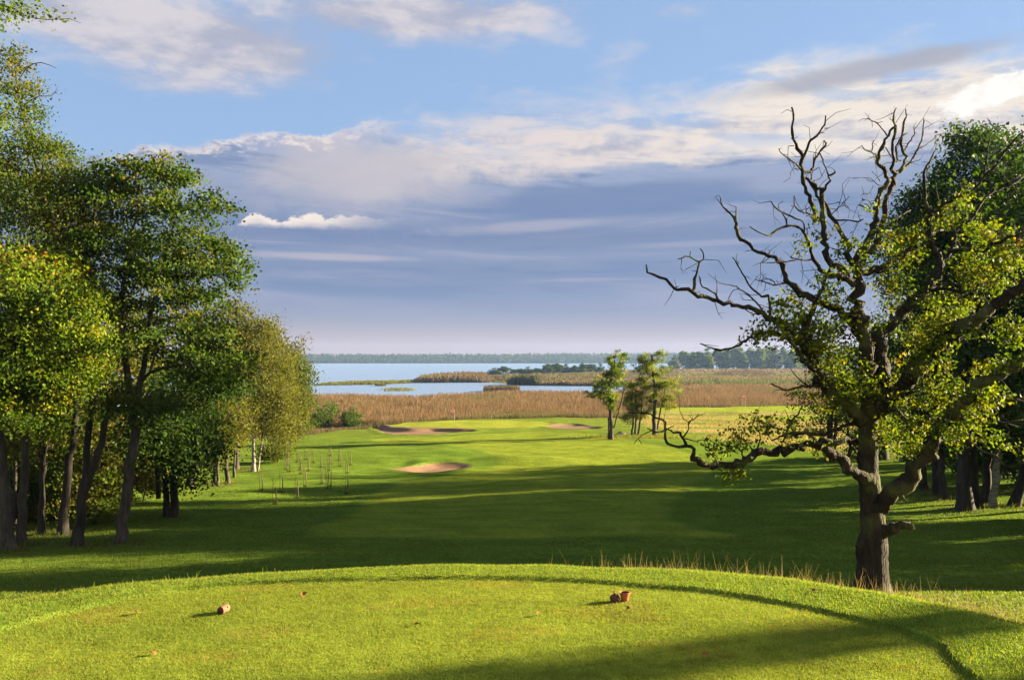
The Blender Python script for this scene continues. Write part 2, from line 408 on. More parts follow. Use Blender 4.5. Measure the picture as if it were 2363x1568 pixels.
def build_bunkers():
    m, nt, out = new_mat('bunker_sand')
    rgb = N(nt, 'ShaderNodeRGB'); rgb.outputs[0].default_value = (.125, .076, .046, 1)
    a, n1 = scale_noise(nt, rgb.outputs[0], .9, .86, 1.1, 5); b, n2 = scale_noise(nt, a, 14, .85, 1.12, 4)
    p = N(nt, 'ShaderNodeBsdfPrincipled', Roughness=.95); p.inputs['Specular IOR Level'].default_value = .1
    L(nt, b, p.inputs['Base Color'])
    bp = N(nt, 'ShaderNodeBump', Strength=.5, Distance=.05); L(nt, n2.outputs['Fac'], bp.inputs['Height']); L(nt, bp.outputs[0], p.inputs['Normal'])
    L(nt, p.outputs[0], out.inputs[0])
    labs = ['sand bunker with curved lip right of the sapling stakes', 'long sand bunker cut under the left side of the green', 'small oval sand bunker at the right of the green']
    for (poly, dep, lip, _), lab in zip(BUNKERS, labs):
        c = poly.mean(0); K = 26
        t = np.linspace(0, 1, K) ** .8
        pts = c[None, None, :] + (poly - c)[None, :, :] * t[:, None, None]
        x, y = pts[..., 0].ravel(), pts[..., 1].ravel(); z = height(x, y) + .03
        n = len(poly); i = np.arange(K - 1)[:, None] * n; j = np.arange(n)[None, :]; j2 = (j + 1) % n
        Q = np.stack([i + j, i + j2, i + n + j2, i + n + j], -1).reshape(-1, 4)
        o = obj('sand_bunker', mesh_np('sand_bunker', np.stack([x, y, z], 1), Q, None, True), m)
        tag(o, lab, 'bunker', 'sand bunkers of the golf hole', 'structure')
build_bunkers()

# ------------------------------------------------------------------ water
def build_water():
    m, nt, out = new_mat('lake_water')
    tc = N(nt, 'ShaderNodeTexCoord'); mp = N(nt, 'ShaderNodeMapping'); mp.inputs['Scale'].default_value = (.35, 1, 1); L(nt, tc.outputs['Object'], mp.inputs[0])
    n1 = N(nt, 'ShaderNodeTexNoise', Scale=.35, Detail=6, Roughness=.65); L(nt, mp.outputs[0], n1.inputs['Vector'])
    p = N(nt, 'ShaderNodeBsdfPrincipled', Roughness=.28, IOR=1.33); p.inputs['Base Color'].default_value = (.12, .185, .31, 1)
    bp = N(nt, 'ShaderNodeBump', Strength=1.0, Distance=1.1); L(nt, n1.outputs['Fac'], bp.inputs['Height']); L(nt, bp.outputs[0], p.inputs['Normal'])
    L(nt, p.outputs[0], out.inputs[0])
    V = [(-3500, 250, LAKE_Z), (3500, 250, LAKE_Z), (3500, 3200, LAKE_Z), (-3500, 3200, LAKE_Z)]
    tag(obj('lake', mesh_np('lake', V, [[0, 1, 2, 3]]), m), 'pale blue lake beyond the reeds', 'lake', kind='structure')
build_water()

# ------------------------------------------------------------------ foliage primitives
def leaf_quads(cent, size, cols, rg, up=.35, aspect=.75, droop=0.25):
    n = len(cent)
    d = rg.normal(size=(n, 3)); d[:, 2] -= droop; d /= np.linalg.norm(d, axis=1)[:, None]
    nr = rg.normal(size=(n, 3)); nr[:, 2] += up
    s = np.cross(d, nr); s /= np.linalg.norm(s, axis=1)[:, None] + 1e-9
    nn = np.cross(s, d)
    sz = (size * (.65 + .7 * rg.random(n)))[:, None]
    a = cent - d * sz * .5; b = cent + s * sz * .5 * aspect + nn * sz * .12; c = cent + d * sz * .5; e = cent - s * sz * .5 * aspect + nn * sz * .12
    V = np.stack([a, b, c, e], 1).reshape(-1, 3); Q = np.arange(4 * n).reshape(-1, 4)
    return V, Q, np.repeat(cols, 4, 0)
def blob_points(blobs, n, rg, shell=.35):
    vol = np.array([b[1][0] * b[1][1] * b[1][2] for b in blobs]) ** .68; k = rg.choice(len(blobs), n, p=vol / vol.sum())
    v = rg.normal(size=(n, 3)); v /= np.linalg.norm(v, axis=1)[:, None]
    r = (shell + (1 - shell) * rg.random(n)) ** (.6)
    ph = rg.random((len(blobs), 3)) * 6.28
    lob = np.sin(v[:, 0] * 3.1 + ph[k, 0]) + np.sin(v[:, 1] * 3.7 + ph[k, 1]) + np.sin(v[:, 2] * 4.1 + ph[k, 2])
    r = r * (1 + .22 * lob) * 1.02
    C = np.array([b[0] for b in blobs])[k]; R = np.array([b[1] for b in blobs])[k]
    return C + v * r[:, None] * R, k

def grow(trunks, cand, rg, zmin, bf=.35, step=.6, twig=.012, kpow=.5):
    """minimum-cost branching from trunk polylines to every candidate point. trunks: list of (pts, radii)."""
    pos = []; par = []; plen = []; rfix = []
    for pts, rad in trunks:
        q, r = catmull(pts, rad, .45)
        for i in range(len(q)):
            if i == 0:
                pi = -1
                if pos:
                    dd = np.linalg.norm(np.array(pos) - q[0], axis=1); pi = int(dd.argmin())
                    if dd[pi] > 1.0: pi = -1
                pl = 0 if pi < 0 else plen[pi]
            else:
                pi = len(pos) - 1; pl = plen[pi] + np.linalg.norm(q[i] - q[i - 1])
            pos.append(q[i]); par.append(pi); plen.append(pl); rfix.append(r[i])
    n0 = len(pos)
    A = np.array(pos); Lp = np.array(plen)
    ok = A[:, 2] >= zmin
    if not ok.any(): ok[-1] = True
    ids = np.where(ok)[0]
    D = np.linalg.norm(cand[:, None, :] - A[None, ids, :], axis=2)
    # prefer growing outward/upward from the nodes
    cost = D + bf * Lp[None, ids] + .35 * np.clip(A[None, ids, 2] - cand[:, None, 2], 0, None)
    best = cost.argmin(1); bc = cost[np.arange(len(cand)), best]; bn = ids[best]
    done = np.zeros(len(cand), bool); tip = np.full(len(cand), -1)
    for _ in range(len(cand)):
        c = int(np.where(done, 1e9, bc).argmin()); done[c] = True
        j = int(bn[c]); p0 = pos[j]; p1 = cand[c]; dist = np.linalg.norm(p1 - p0)
        k = max(1, int(dist / step)); 
        mid = (p0 + p1) / 2 + rg.normal(size=3) * dist * .08 + np.array([0, 0, dist * .10])
        new = []
        last = j
        for q in range(1, k + 1):
            t = q / k; pt = (1 - t) ** 2 * p0 + 2 * t * (1 - t) * mid + t * t * p1
            pos.append(pt); par.append(last); plen.append(plen[last] + np.linalg.norm(pt - pos[last])); rfix.append(0); last = len(pos) - 1; new.append(last)
        tip[c] = last
        NA = np.array([pos[q] for q in new]); nl = np.array([plen[q] for q in new])
        cc = np.linalg.norm(cand[:, None, :] - NA[None], axis=2) + bf * nl[None] + .35 * np.clip(NA[None, :, 2] - cand[:, None, 2], 0, None)
        b2 = cc.argmin(1); v2 = cc[np.arange(len(cand)), b2]; up = v2 < bc
        bc[up] = v2[up]; bn[up] = np.array(new)[b2[up]]
    n = len(pos); cnt = np.zeros(n)
    ch = [[] for _ in range(n)]
    for i in range(n):
        if par[i] >= 0: ch[par[i]].append(i)
    for i in range(n): 
        if not ch[i]: cnt[i] = 1
    for i in range(n - 1, -1, -1):
        if par[i] >= 0: cnt[par[i]] += cnt[i]
    rad = twig * np.maximum(cnt, 1) ** kpow
    rfix = np.array(rfix); 
    for i in range(n0, n):
        pr = rfix[par[i]] if par[i] < n0 else rad[par[i]]
        rad[i] = min(rad[i], pr * .85)
    rad[:n0] = rfix[:n0]
    pos = np.array(pos)
    chains = []
    starts = [i for i in range(n) if par[i] < 0]
    stack = [(i, None) for i in starts]
    while stack:
        i, pr = stack.pop()
        chain = [] if pr is None else [pr]
        while True:
            chain.append(i)
            if not ch[i]: break
            trunkc = [c for c in ch[i] if c < n0 and i < n0 and c == i + 1]
            main = trunkc[0] if trunkc else max(ch[i], key=lambda q: cnt[q])
            for c in ch[i]:
                if c != main: stack.append((c, i))
            i = main
        r = rad[chain].copy()
        if pr is not None: r[0] = r[1] if len(r) > 1 else r[0]
        chains.append((pos[chain], r, chain[-1] < n0))
    return chains

PAL = {
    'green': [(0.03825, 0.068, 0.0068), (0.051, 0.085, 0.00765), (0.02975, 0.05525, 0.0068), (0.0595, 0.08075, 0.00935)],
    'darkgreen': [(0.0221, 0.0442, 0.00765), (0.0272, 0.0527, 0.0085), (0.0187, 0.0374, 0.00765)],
    'maple': [(0.034, 0.0612, 0.0068), (0.04675, 0.0782, 0.00765), (0.05525, 0.0782, 0.0085), (0.0272, 0.051, 0.0068), (0.07225, 0.07225, 0.0102)],
'lime': [(.072, .115, .008), (.09, .13, .009), (.055, .09, .008), (.115, .122, .010)],
    'birch': [(.066, .07, .011), (.082, .08, .013), (.054, .062, .010), (.064, .072, .010)],
    'olive': [(0.0527, 0.0595, 0.00935), (0.068, 0.0663, 0.0102), (0.0425, 0.051, 0.0085)],
'oak': [(.062, .088, .007), (.082, .102, .008), (.048, .072, .007), (.10, .10, .009)],
    'young': [(.12, .165, .012), (.15, .18, .014), (.095, .135, .011), (.17, .165, .016)],
    'orange': [(0.221, 0.102, 0.01275), (0.204, 0.1275, 0.017), (0.238, 0.07225, 0.0102)],
    'pine': [(0.0255, 0.04675, 0.017), (0.034, 0.0595, 0.0187), (0.03825, 0.05525, 0.0153)],
}
def tree(name, label, cat, base, trunks, blobs, na, nl, lsize, pal, seed, group=None, bark=None, zmin=None, clus=.55, patches=(), leafm=None,
         mixpal=None, twig=.012, bf=.35, bare=(), sides=7, flat=.6):
    """base world point; trunks [(pts, radii)] world; blobs [((c),(r))] world"""
    rg = np.random.default_rng(seed)
    root = empty(name, base, label, cat, group)
    cand, k = blob_points(blobs, na, rg)
    gz = base[2]
    cand[:, 2] = np.maximum(cand[:, 2], gz + .6)
    zt = max(p[2] for t in trunks for p in t[0])
    zmin = gz + (zt - gz) * .35 if zmin is None else zmin
    ch = grow(trunks, cand, rg, zmin, bf=bf, twig=twig)
    g = Geo()
    for pts, r, tr in ch:
        big = r.max()
        pp = pts + rg.normal(size=pts.shape) * np.minimum(.04, r[:, None] * .25)
        if abs(pts[0][2] - gz) < .6 and big > .08:       # root flare
            r = r * (1 + .45 * np.exp(-np.clip(pts[:, 2] - gz, 0, None) / .3))
            pp[0][2] -= .25
        g.tube(pp, r, sides + 2 if big > .12 else (5 if big > .03 else 3))
    for pts, r in bare: g.tube(*catmull(pts, r, .3), 4)
    g.build('trunk', bark or M_BARK, root, origin=base)
    p0 = np.array(PAL[pal])
    q = rg.integers(nl * .6, nl * 1.4, size=na)
    idx = np.repeat(np.arange(na), q)
    off = rg.normal(size=(len(idx), 3)) * np.array([clus, clus, clus * flat])
    cen = cand[idx] + off
    cen[:, 2] = np.maximum(cen[:, 2], gz + .15)
    tint = p0[rg.integers(len(p0), size=na)]
    if mixpal is not None:
        sel = rg.random(na) < mixpal[1]; pm = np.array(PAL[mixpal[0]]); tint[sel] = pm[rg.integers(len(pm), size=sel.sum())]
    for (pc, pr, pname) in patches:
        sel = np.linalg.norm((cand - np.array(pc)) / np.array(pr), axis=1) < 1
        pm = np.array(PAL[pname]); tint[sel] = pm[rg.integers(len(pm), size=sel.sum())]
    cols = tint[idx] * (.75 + .5 * rg.random((len(idx), 1)))
    cols[:, 0] *= .85 + .4 * rg.random(len(idx))
    lg = Geo(); lg.add(*leaf_quads(cen, np.full(len(cen), lsize), cols, rg))
    lg.build('crown', leafm or M_LEAF, root, smooth=False, origin=base)
    return root

def vt(d, pts):
    """trunk traced as (px, py, half width px, extra depth m)"""
    return ([P(a, b, d + e) for a, b, w, e in pts], [w * d / F for a, b, w, e in pts])
def vb(d, bl):
    """blob (px, py, rx, ry, extra depth, depth radius m)"""
    return [(P(a, b, d + e), (rx * d / F, rd, ry * d / F)) for a, b, rx, ry, e, rd in bl]
# ------------------------------------------------------------------ trees on the left
def left_trees():
    def T(base, lab, trunks, blobs, na, nl, ls, pal, seed, d=None, **kw):
        b = G(*base); d = d or b[1]
        b = np.array([b[0], b[1], hz(b[0], b[1])])
        tr = []
        for k, t in enumerate(trunks):
            pts, r = vt(d, t); r = [q * .84 for q in r]
            if k == 0: pts[0] = b.copy()
            else:
                if t[0][1] > base[1] - 12: pts[0] = np.array([pts[0][0], pts[0][1], hz(pts[0][0], pts[0][1])])
            tr.append((pts, r))
        bl = [b_ for q in blobs for b_ in vb(d, [q])]
        pt = [(P(a, c, d), (rr * d / F, 4, rr * d / F), nm) for a, c, rr, nm in kw.pop('pat', [])]
        name = kw.pop('name', 'broadleaf_tree'); cat = kw.pop('cat', 'tree')
        return tree(name, lab, cat, b, tr, bl, na, nl, ls, pal, seed, group=kw.pop('group', 'trees along the left edge of the hole'), patches=pt, **kw)
    # leaning front tree at the frame edge with an overhanging limb at the top
    T((22, 1266), 'leaning grey trunk at the left picture edge with bright lime foliage',
      [[(22, 1266, 17, 0), (14, 1180, 14, 0), (4, 1060, 12, 0), (-8, 930, 10, 0), (-25, 760, 8, 0), (-40, 500, 7, 0), (-60, 200, 5, 0), (-70, 60, 3, 0)], [(-66, 120, 3, 0), (-30, 30, 2.2, -.5), (10, 12, 1.8, -.8), (60, 38, 1.3, -1), (110, 46, 1, -1), (160, 44, .8, -1), (188, 54, .5, -1)]],
      [(-60, 760, 130, 130, -3, 2.4), (20, 690, 70, 90, -3.5, 2.0), (-20, 900, 80, 100, -3.5, 2.0), (-110, 500, 110, 180, -1, 3), (-150, 200, 90, 200, 0, 3), (20, 960, 30, 60, -3, 1), (18, 22, 26, 16, -.8, .5), (60, 28, 16, 14, -1, .4), (122, 38, 13, 9, -1, .3), (14, 72, 14, 10, -.8, .3), (180, 50, 5, 4, -1, .15), (-30, 40, 40, 30, -.5, .8)],
      280, 74, .135, 'lime', 11, mixpal=('green', .4), clus=.34, pat=[(30, 640, 60, 'orange')], name='maple_tree')
    T((49, 1257), 'straight grey trunk under sunlit lime and yellow maple leaves',
      [[(49, 1257, 12, 0), (52, 1150, 11, 0), (57, 1040, 10, 0), (61, 950, 9, 0), (70, 800, 7, 0), (85, 640, 4, 0)]],
      [(60, 780, 100, 130, -3.4, 2.0), (135, 720, 75, 90, -3.4, 1.8), (95, 890, 110, 85, -3.6, 2.0), (165, 790, 55, 75, -3, 1.6), (80, 650, 90, 70, -3, 2.0), (150, 880, 60, 60, -3, 1.6), (190, 690, 30, 40, -2.6, 1.2), (105, 990, 30, 22, -3, 1), (205, 850, 28, 36, -2.6, 1), (60, 600, 60, 40, -2.6, 1.4), (140, 615, 50, 30, -2.4, 1.4)],
      340, 74, .13, 'lime', 12, mixpal=('green', .4), clus=.34, pat=[(195, 655, 40, 'orange'), (150, 640, 40, 'orange'), (165, 980, 30, 'orange'), (40, 760, 45, 'orange')], name='maple_tree')
    T((34, 1222), 'thin dark trunk between the two grey trunks at the left edge',
      [[(34, 1222, 6, 0), (35, 1120, 5, 0), (36, 1000, 5, 0), (40, 850, 4, 0)]], [(30, 900, 70, 90, 0, 2), (40, 1000, 60, 60, 0, 2)],
      90, 40, .16, 'olive', 13, bark=M_DARKBARK)
    T((95, 1232), 'dark forked trunk with flared foot in the shade of the left trees',
      [[(95, 1232, 9, 0), (97, 1130, 7, 0), (99, 1060, 7, 0), (101, 960, 6, 0), (104, 820, 4, 0)], [(98, 1075, 4, 0), (88, 1030, 3, 0), (82, 960, 2, 0)], [(99, 1075, 4, 0), (110, 1020, 4, 0), (122, 975, 2, 0)]],
      [(105, 930, 80, 90, 0, 2.5), (90, 1010, 70, 50, 0, 2.5), (130, 850, 60, 90, 0, 2.5)], 140, 40, .16, 'olive', 14, bark=M_DARKBARK, mixpal=('green', .4))
    T((142, 1232), 'dark trunk leaning right beside the forked twin trunks, tall aspen crown',
      [[(142, 1232, 13, 0), (150, 1150, 11, 0), (161, 1050, 10, 0), (174, 960, 8, 0), (176, 860, 7, 0), (158, 700, 6, 0), (110, 480, 5, 0), (60, 300, 3, 0), (35, 170, 2, 0)]],
      [(0, 200, 56, 100, 0, 2.2), (48, 190, 34, 50, 0, 1.4), (78, 250, 34, 46, 0, 1.6), (50, 380, 90, 110, 0, 3), (60, 520, 110, 110, 0, 3.2), (90, 330, 38, 50, 0, 1.8), (-10, 420, 80, 140, 0, 3), (120, 600, 90, 100, 0, 3), (30, 150, 28, 40, 0, 1.2), (135, 360, 22, 45, 0, 1.2)],
      400, 66, .115, 'green', 15, bark=M_DARKBARK, mixpal=('olive', .35), pat=[(30, 190, 50, 'birch'), (20, 300, 40, 'birch')], name='aspen_tree', clus=.32,
      bare=[vt(36, [(40, 190, 1.6, 0), (65, 155, 1.2, 0), (95, 145, 1, 0), (130, 158, .6, 0)]), vt(36, [(60, 240, 1.4, 0), (90, 222, 1, 0), (118, 222, .8, 0), (135, 200, .5, 0)])])
    T((179, 1256), 'twin forked dark trunk rising from one foot, aspen leaves above',
      [[(179, 1256, 15, 0), (186, 1180, 12, 0), (197, 1100, 10, 0), (204, 1010, 9, 0), (211, 920, 9, 0), (216, 820, 7, 0), (212, 650, 6, 0), (190, 450, 3, 0)],
       [(184, 1200, 9, -.3), (196, 1140, 9, -.5), (214, 1080, 9, -.6), (232, 1020, 8, -.8), (247, 955, 8, -.8), (252, 925, 6, -.8)]],
      [(160, 470, 60, 70, 0, 2.4), (175, 420, 35, 70, 0, 1.6), (190, 520, 60, 110, 0, 2.6), (170, 640, 80, 90, 0, 2.6), (205, 760, 50, 90, 0, 2.2), (250, 930, 28, 30, -.8, 1), (205, 430, 28, 30, 0, 1.4)],
      300, 62, .115, 'green', 16, bark=M_DARKBARK, mixpal=('olive', .35), name='aspen_tree', clus=.42)
    T((276, 1251), 'large leaning maple with a forked trunk and broad dark green crown',
      [[(276, 1251, 15, 0), (286, 1180, 14, 0), (299, 1100, 13, 0), (306, 1050, 13, 0), (309, 990, 12, 0), (306, 945, 12, 0), (296, 880, 9, 0), (285, 790, 8, 0), (282, 700, 6, 0), (300, 560, 4, 0), (330, 450, 2, 0)],
       [(307, 950, 9, 0), (322, 890, 9, .2), (334, 820, 7, .3), (345, 740, 6, .3), (370, 640, 5, .3), (400, 520, 3, .4)],
       [(322, 885, 5, .2), (345, 860, 4.5, -.3), (385, 848, 4, -.8), (440, 838, 3, -1.2)]],
      [(335, 440, 78, 70, 0, 2.4), (290, 540, 80, 110, 0, 2.8), (415, 470, 62, 76, 0, 2.4), (465, 550, 72, 92, 0, 2.6), (508, 600, 46, 66, 0, 2), (350, 640, 110, 110, 0, 3), (440, 670, 100, 76, 0, 2.6), (270, 720, 56, 80, 0, 2.2),
       (390, 405, 50, 36, 0, 1.6), (255, 430, 30, 44, 0, 1.4), (400, 790, 120, 76, -.5, 2.8), (480, 850, 84, 60, -.8, 2.4), (330, 930, 80, 50, -.5, 2.2), (535, 845, 40, 36, -.8, 1.4), (345, 395, 26, 26, 0, 1), (470, 470, 24, 30, 0, 1.2), (535, 650, 24, 26, 0, 1.2)],
      480, 74, .135, 'maple', 17, mixpal=('darkgreen', .3), clus=.32, flat=.42, name='maple_tree', bf=.3, twig=.011)
    T((387, 1192), 'dark group of trunks with low shaded branches right of the leaning maple',
      [[(378, 1192, 9, 0), (383, 1130, 8, 0), (374, 1060, 7, 0), (366, 980, 5, 0)], [(400, 1192, 11, 0), (402, 1120, 10, 0), (400, 1040, 9, 0), (412, 940, 6, 0), (430, 850, 3, 0)], [(366, 1150, 7, 2), (362, 1080, 6, 2), (360, 990, 5, 2)]],
      [(400, 1010, 80, 60, -1, 2.8), (430, 930, 90, 80, -1, 3), (450, 1050, 46, 34, -1, 2.4), (345, 990, 46, 56, 0, 2), (435, 1095, 40, 28, 0, 2), (510, 890, 50, 30, -2, 1.4)],
      260, 66, .16, 'darkgreen', 18, bark=M_DARKBARK, clus=.5)
    T((494, 1119), 'pair of slim pale trunks in front of the birches', [[(494, 1119, 4, 0), (494, 1060, 3.5, 0), (493, 1000, 3, 0), (492, 900, 2, 0)], [(501, 1115, 4, 0), (502, 1050, 3.5, 0), (500, 980, 3, 0)]],
      [(488, 950, 40, 80, 0, 2), (470, 1000, 40, 60, 0, 2), (500, 1015, 30, 26, 0, 1.4)], 150, 52, .18, 'olive', 19, mixpal=('green', .3))
    T((525, 1114), 'single slim brown trunk left of the white birch', [[(525, 1114, 6, 0), (522, 1050, 5, 0), (521, 960, 4, 0), (521, 840, 2.5, 0)], [(540, 1095, 4, 4), (542, 1050, 3, 4), (538, 960, 2, 4)]],
      [(520, 930, 46, 100, 0, 2.2), (540, 985, 34, 46, 0, 2), (515, 830, 36, 56, 0, 2)], 170, 52, .18, 'olive', 20, mixpal=('birch', .4))
    T((586, 1087), 'white stemmed birch with fine golden olive foliage', [[(586, 1087, 5.5, 0), (585, 1030, 4.5, 0), (586, 960, 4, 0), (592, 880, 3.5, 0), (595, 800, 3, 0), (602, 750, 2, 0)], [(595, 1086, 3, .3), (603, 1030, 3, .3), (611, 950, 3, .3), (622, 880, 2.5, .3), (630, 800, 1.5, .3)]],
      [(596, 850, 56, 105, 0, 2.4), (636, 890, 56, 120, .5, 2.6), (588, 925, 50, 70, 0, 2.2), (640, 985, 46, 46, .3, 2.2), (604, 765, 30, 36, 0, 1.4)],
      420, 60, .15, 'birch', 21, bark=M_BIRCH, name='birch_tree', clus=.5)
    T((545, 1082), 'tall thin topped alder behind the birches', [[(545, 1082, 7, 0), (547, 900, 6, 0), (548, 780, 4, 0), (545, 690, 2, 0)]],
      [(540, 740, 36, 60, 0, 2), (560, 790, 50, 60, 0, 2.4), (500, 800, 60, 90, 0, 3), (575, 760, 22, 36, 0, 1.4), (530, 880, 60, 90, 0, 3), (590, 800, 36, 56, 0, 2)],
      270, 52, .2, 'olive', 22, mixpal=('birch', .3), name='alder_tree')
    T((630, 1055), 'golden green alder in the row behind the white birch', [[(630, 1055, 5, 0), (632, 900, 4, 0), (635, 800, 2, 0)]],
      [(640, 830, 40, 50, 0, 2.4), (650, 910, 42, 80, 0, 3), (665, 970, 34, 50, 0, 2.4), (622, 780, 26, 36, 0, 1.8)], 230, 52, .22, 'birch', 23, mixpal=('olive', .4), name='alder_tree')
    T((668, 1025), 'last alder of the left row, dark leaves against the lake', [[(668, 1025, 5, 0), (680, 930, 4, 0), (688, 830, 2, 0)]],
      [(688, 840, 24, 40, 0, 2), (692, 900, 26, 46, 0, 2.2), (680, 950, 34, 50, 0, 2.4), (700, 870, 18, 40, 0, 1.4), (660, 880, 26, 60, 0, 2.4), (672, 990, 30, 24, 0, 2)], 230, 52, .22, 'olive', 24, mixpal=('green', .5), name='alder_tree')
    # trees standing deeper, filling the background between the trunks
    for k, (bx, by, lab, bl, pal) in enumerate([
        ((120), 1185, 'shaded green tree seen between the left trunks', [(60, 900, 100, 120, 0, 3.5), (140, 980, 80, 90, 0, 3), (120, 760, 110, 120, 0, 3.5), (40, 1060, 80, 60, 0, 3)], 'green'),
        ((236), 1175, 'brownish green tree behind the leaning maple trunk', [(240, 880, 80, 120, 0, 3.5), (260, 1010, 60, 80, 0, 3), (200, 1060, 50, 60, 0, 2.5), (300, 800, 60, 90, 0, 3)], 'olive'),
        ((440), 1120, 'green tree behind the dark trunk group', [(440, 860, 70, 120, 0, 3.5), (430, 1000, 60, 70, 0, 3), (480, 780, 50, 80, 0, 3), (360, 900, 60, 100, 0, 3)], 'green')]):
        T((bx, by), lab, [[(bx, by, 8, 0), (bx + 3, by - 180, 6, 0), (bx + 6, by - 330, 3, 0)]], bl, 230, 48, .22, pal, 40 + k, bark=M_DARKBARK, mixpal=('olive', .3))
left_trees()

def bush(px, py, d, blobs, lab, pal, seed, na=60, nl=60, ls=.14, name='shrub', cat='shrub', group='shrubs under the left trees', mixpal=None, clus=.35):
    x = P(px, py, d)[0]; b = np.array([x, d, hz(x, d)])
    bl = vb(d, blobs)
    tr = [([b, b + np.array([.1, 0, .5]), b + np.array([.15, .1, 1.1])], [.05, .04, .02]), ([b + np.array([.1, .1, 0]), b + np.array([-.25, .1, .7])], [.04, .02])]
    return tree(name, lab, cat, b, tr, bl, na, nl, ls, pal, seed, group=group, zmin=b[2] + .2, mixpal=mixpal, clus=clus, bark=M_DARKBARK, sides=5)
def right_bushes():
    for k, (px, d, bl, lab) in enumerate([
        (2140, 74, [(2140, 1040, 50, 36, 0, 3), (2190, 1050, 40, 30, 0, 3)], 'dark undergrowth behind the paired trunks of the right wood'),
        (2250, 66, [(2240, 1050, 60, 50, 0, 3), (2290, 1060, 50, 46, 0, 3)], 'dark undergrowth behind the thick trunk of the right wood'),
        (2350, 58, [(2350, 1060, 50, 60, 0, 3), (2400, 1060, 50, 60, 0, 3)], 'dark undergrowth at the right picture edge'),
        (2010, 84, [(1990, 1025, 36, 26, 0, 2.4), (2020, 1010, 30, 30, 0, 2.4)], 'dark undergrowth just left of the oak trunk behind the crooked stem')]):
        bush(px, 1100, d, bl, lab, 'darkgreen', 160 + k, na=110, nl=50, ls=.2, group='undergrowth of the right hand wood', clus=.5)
bush(20, 1200, 41, [(10, 1130, 60, 90, 0, 2), (0, 1200, 60, 50, 0, 2)], 'dense leafy shrub behind the leaning left edge trunk', 'olive', 60, 80, 60, .16, mixpal=('lime', .25))
bush(120, 1190, 42, [(70, 1160, 46, 60, 0, 2), (120, 1130, 50, 80, 0, 2)], 'green shrub behind the forked dark trunk', 'green', 61, 90, 60, .16, mixpal=('olive', .4))
bush(215, 1185, 40, [(200, 1140, 50, 80, 0, 2), (240, 1150, 30, 70, 0, 1.6)], 'shrub with sunlit leaves just right of the twin trunk', 'olive', 62, 90, 60, .15, mixpal=('green', .4))
bush(330, 1140, 52, [(320, 1090, 44, 50, 0, 2), (350, 1110, 40, 36, 0, 2)], 'yellowish shrub seen behind the leaning maple trunk', 'birch', 63, 80, 55, .17)
bush(640, 1062, 80, [(620, 1048, 26, 22, 0, 1.6), (645, 1040, 20, 24, 0, 1.4)], 'low green shrub at the foot of the white birch', 'green', 64, 70, 50, .16, mixpal=('olive', .3))
bush(700, 990, 168, [(700, 975, 24, 24, 0, 3), (690, 990, 20, 14, 0, 2.5)], 'grey green willow bush nearest the alder row', 'green', 65, 70, 50, .32, name='willow_bush', group='bushes at the edge of the reed bed', mixpal=('olive', .3), clus=.7)
bush(748, 985, 172, [(745, 965, 22, 30, 0, 3), (760, 950, 10, 20, 0, 1.4), (735, 985, 22, 12, 0, 2.5)], 'middle willow bush with a tall shoot at the reed edge', 'green', 66, 80, 50, .32, name='willow_bush', group='bushes at the edge of the reed bed', clus=.6)
bush(808, 982, 174, [(808, 968, 19, 26, 0, 2.6), (815, 978, 14, 14, 0, 2)], 'rounded dark green willow bush standing alone left of the green', 'green', 67, 80, 50, .32, name='willow_bush', group='bushes at the edge of the reed bed', clus=.5, mixpal=('darkgreen', .4))

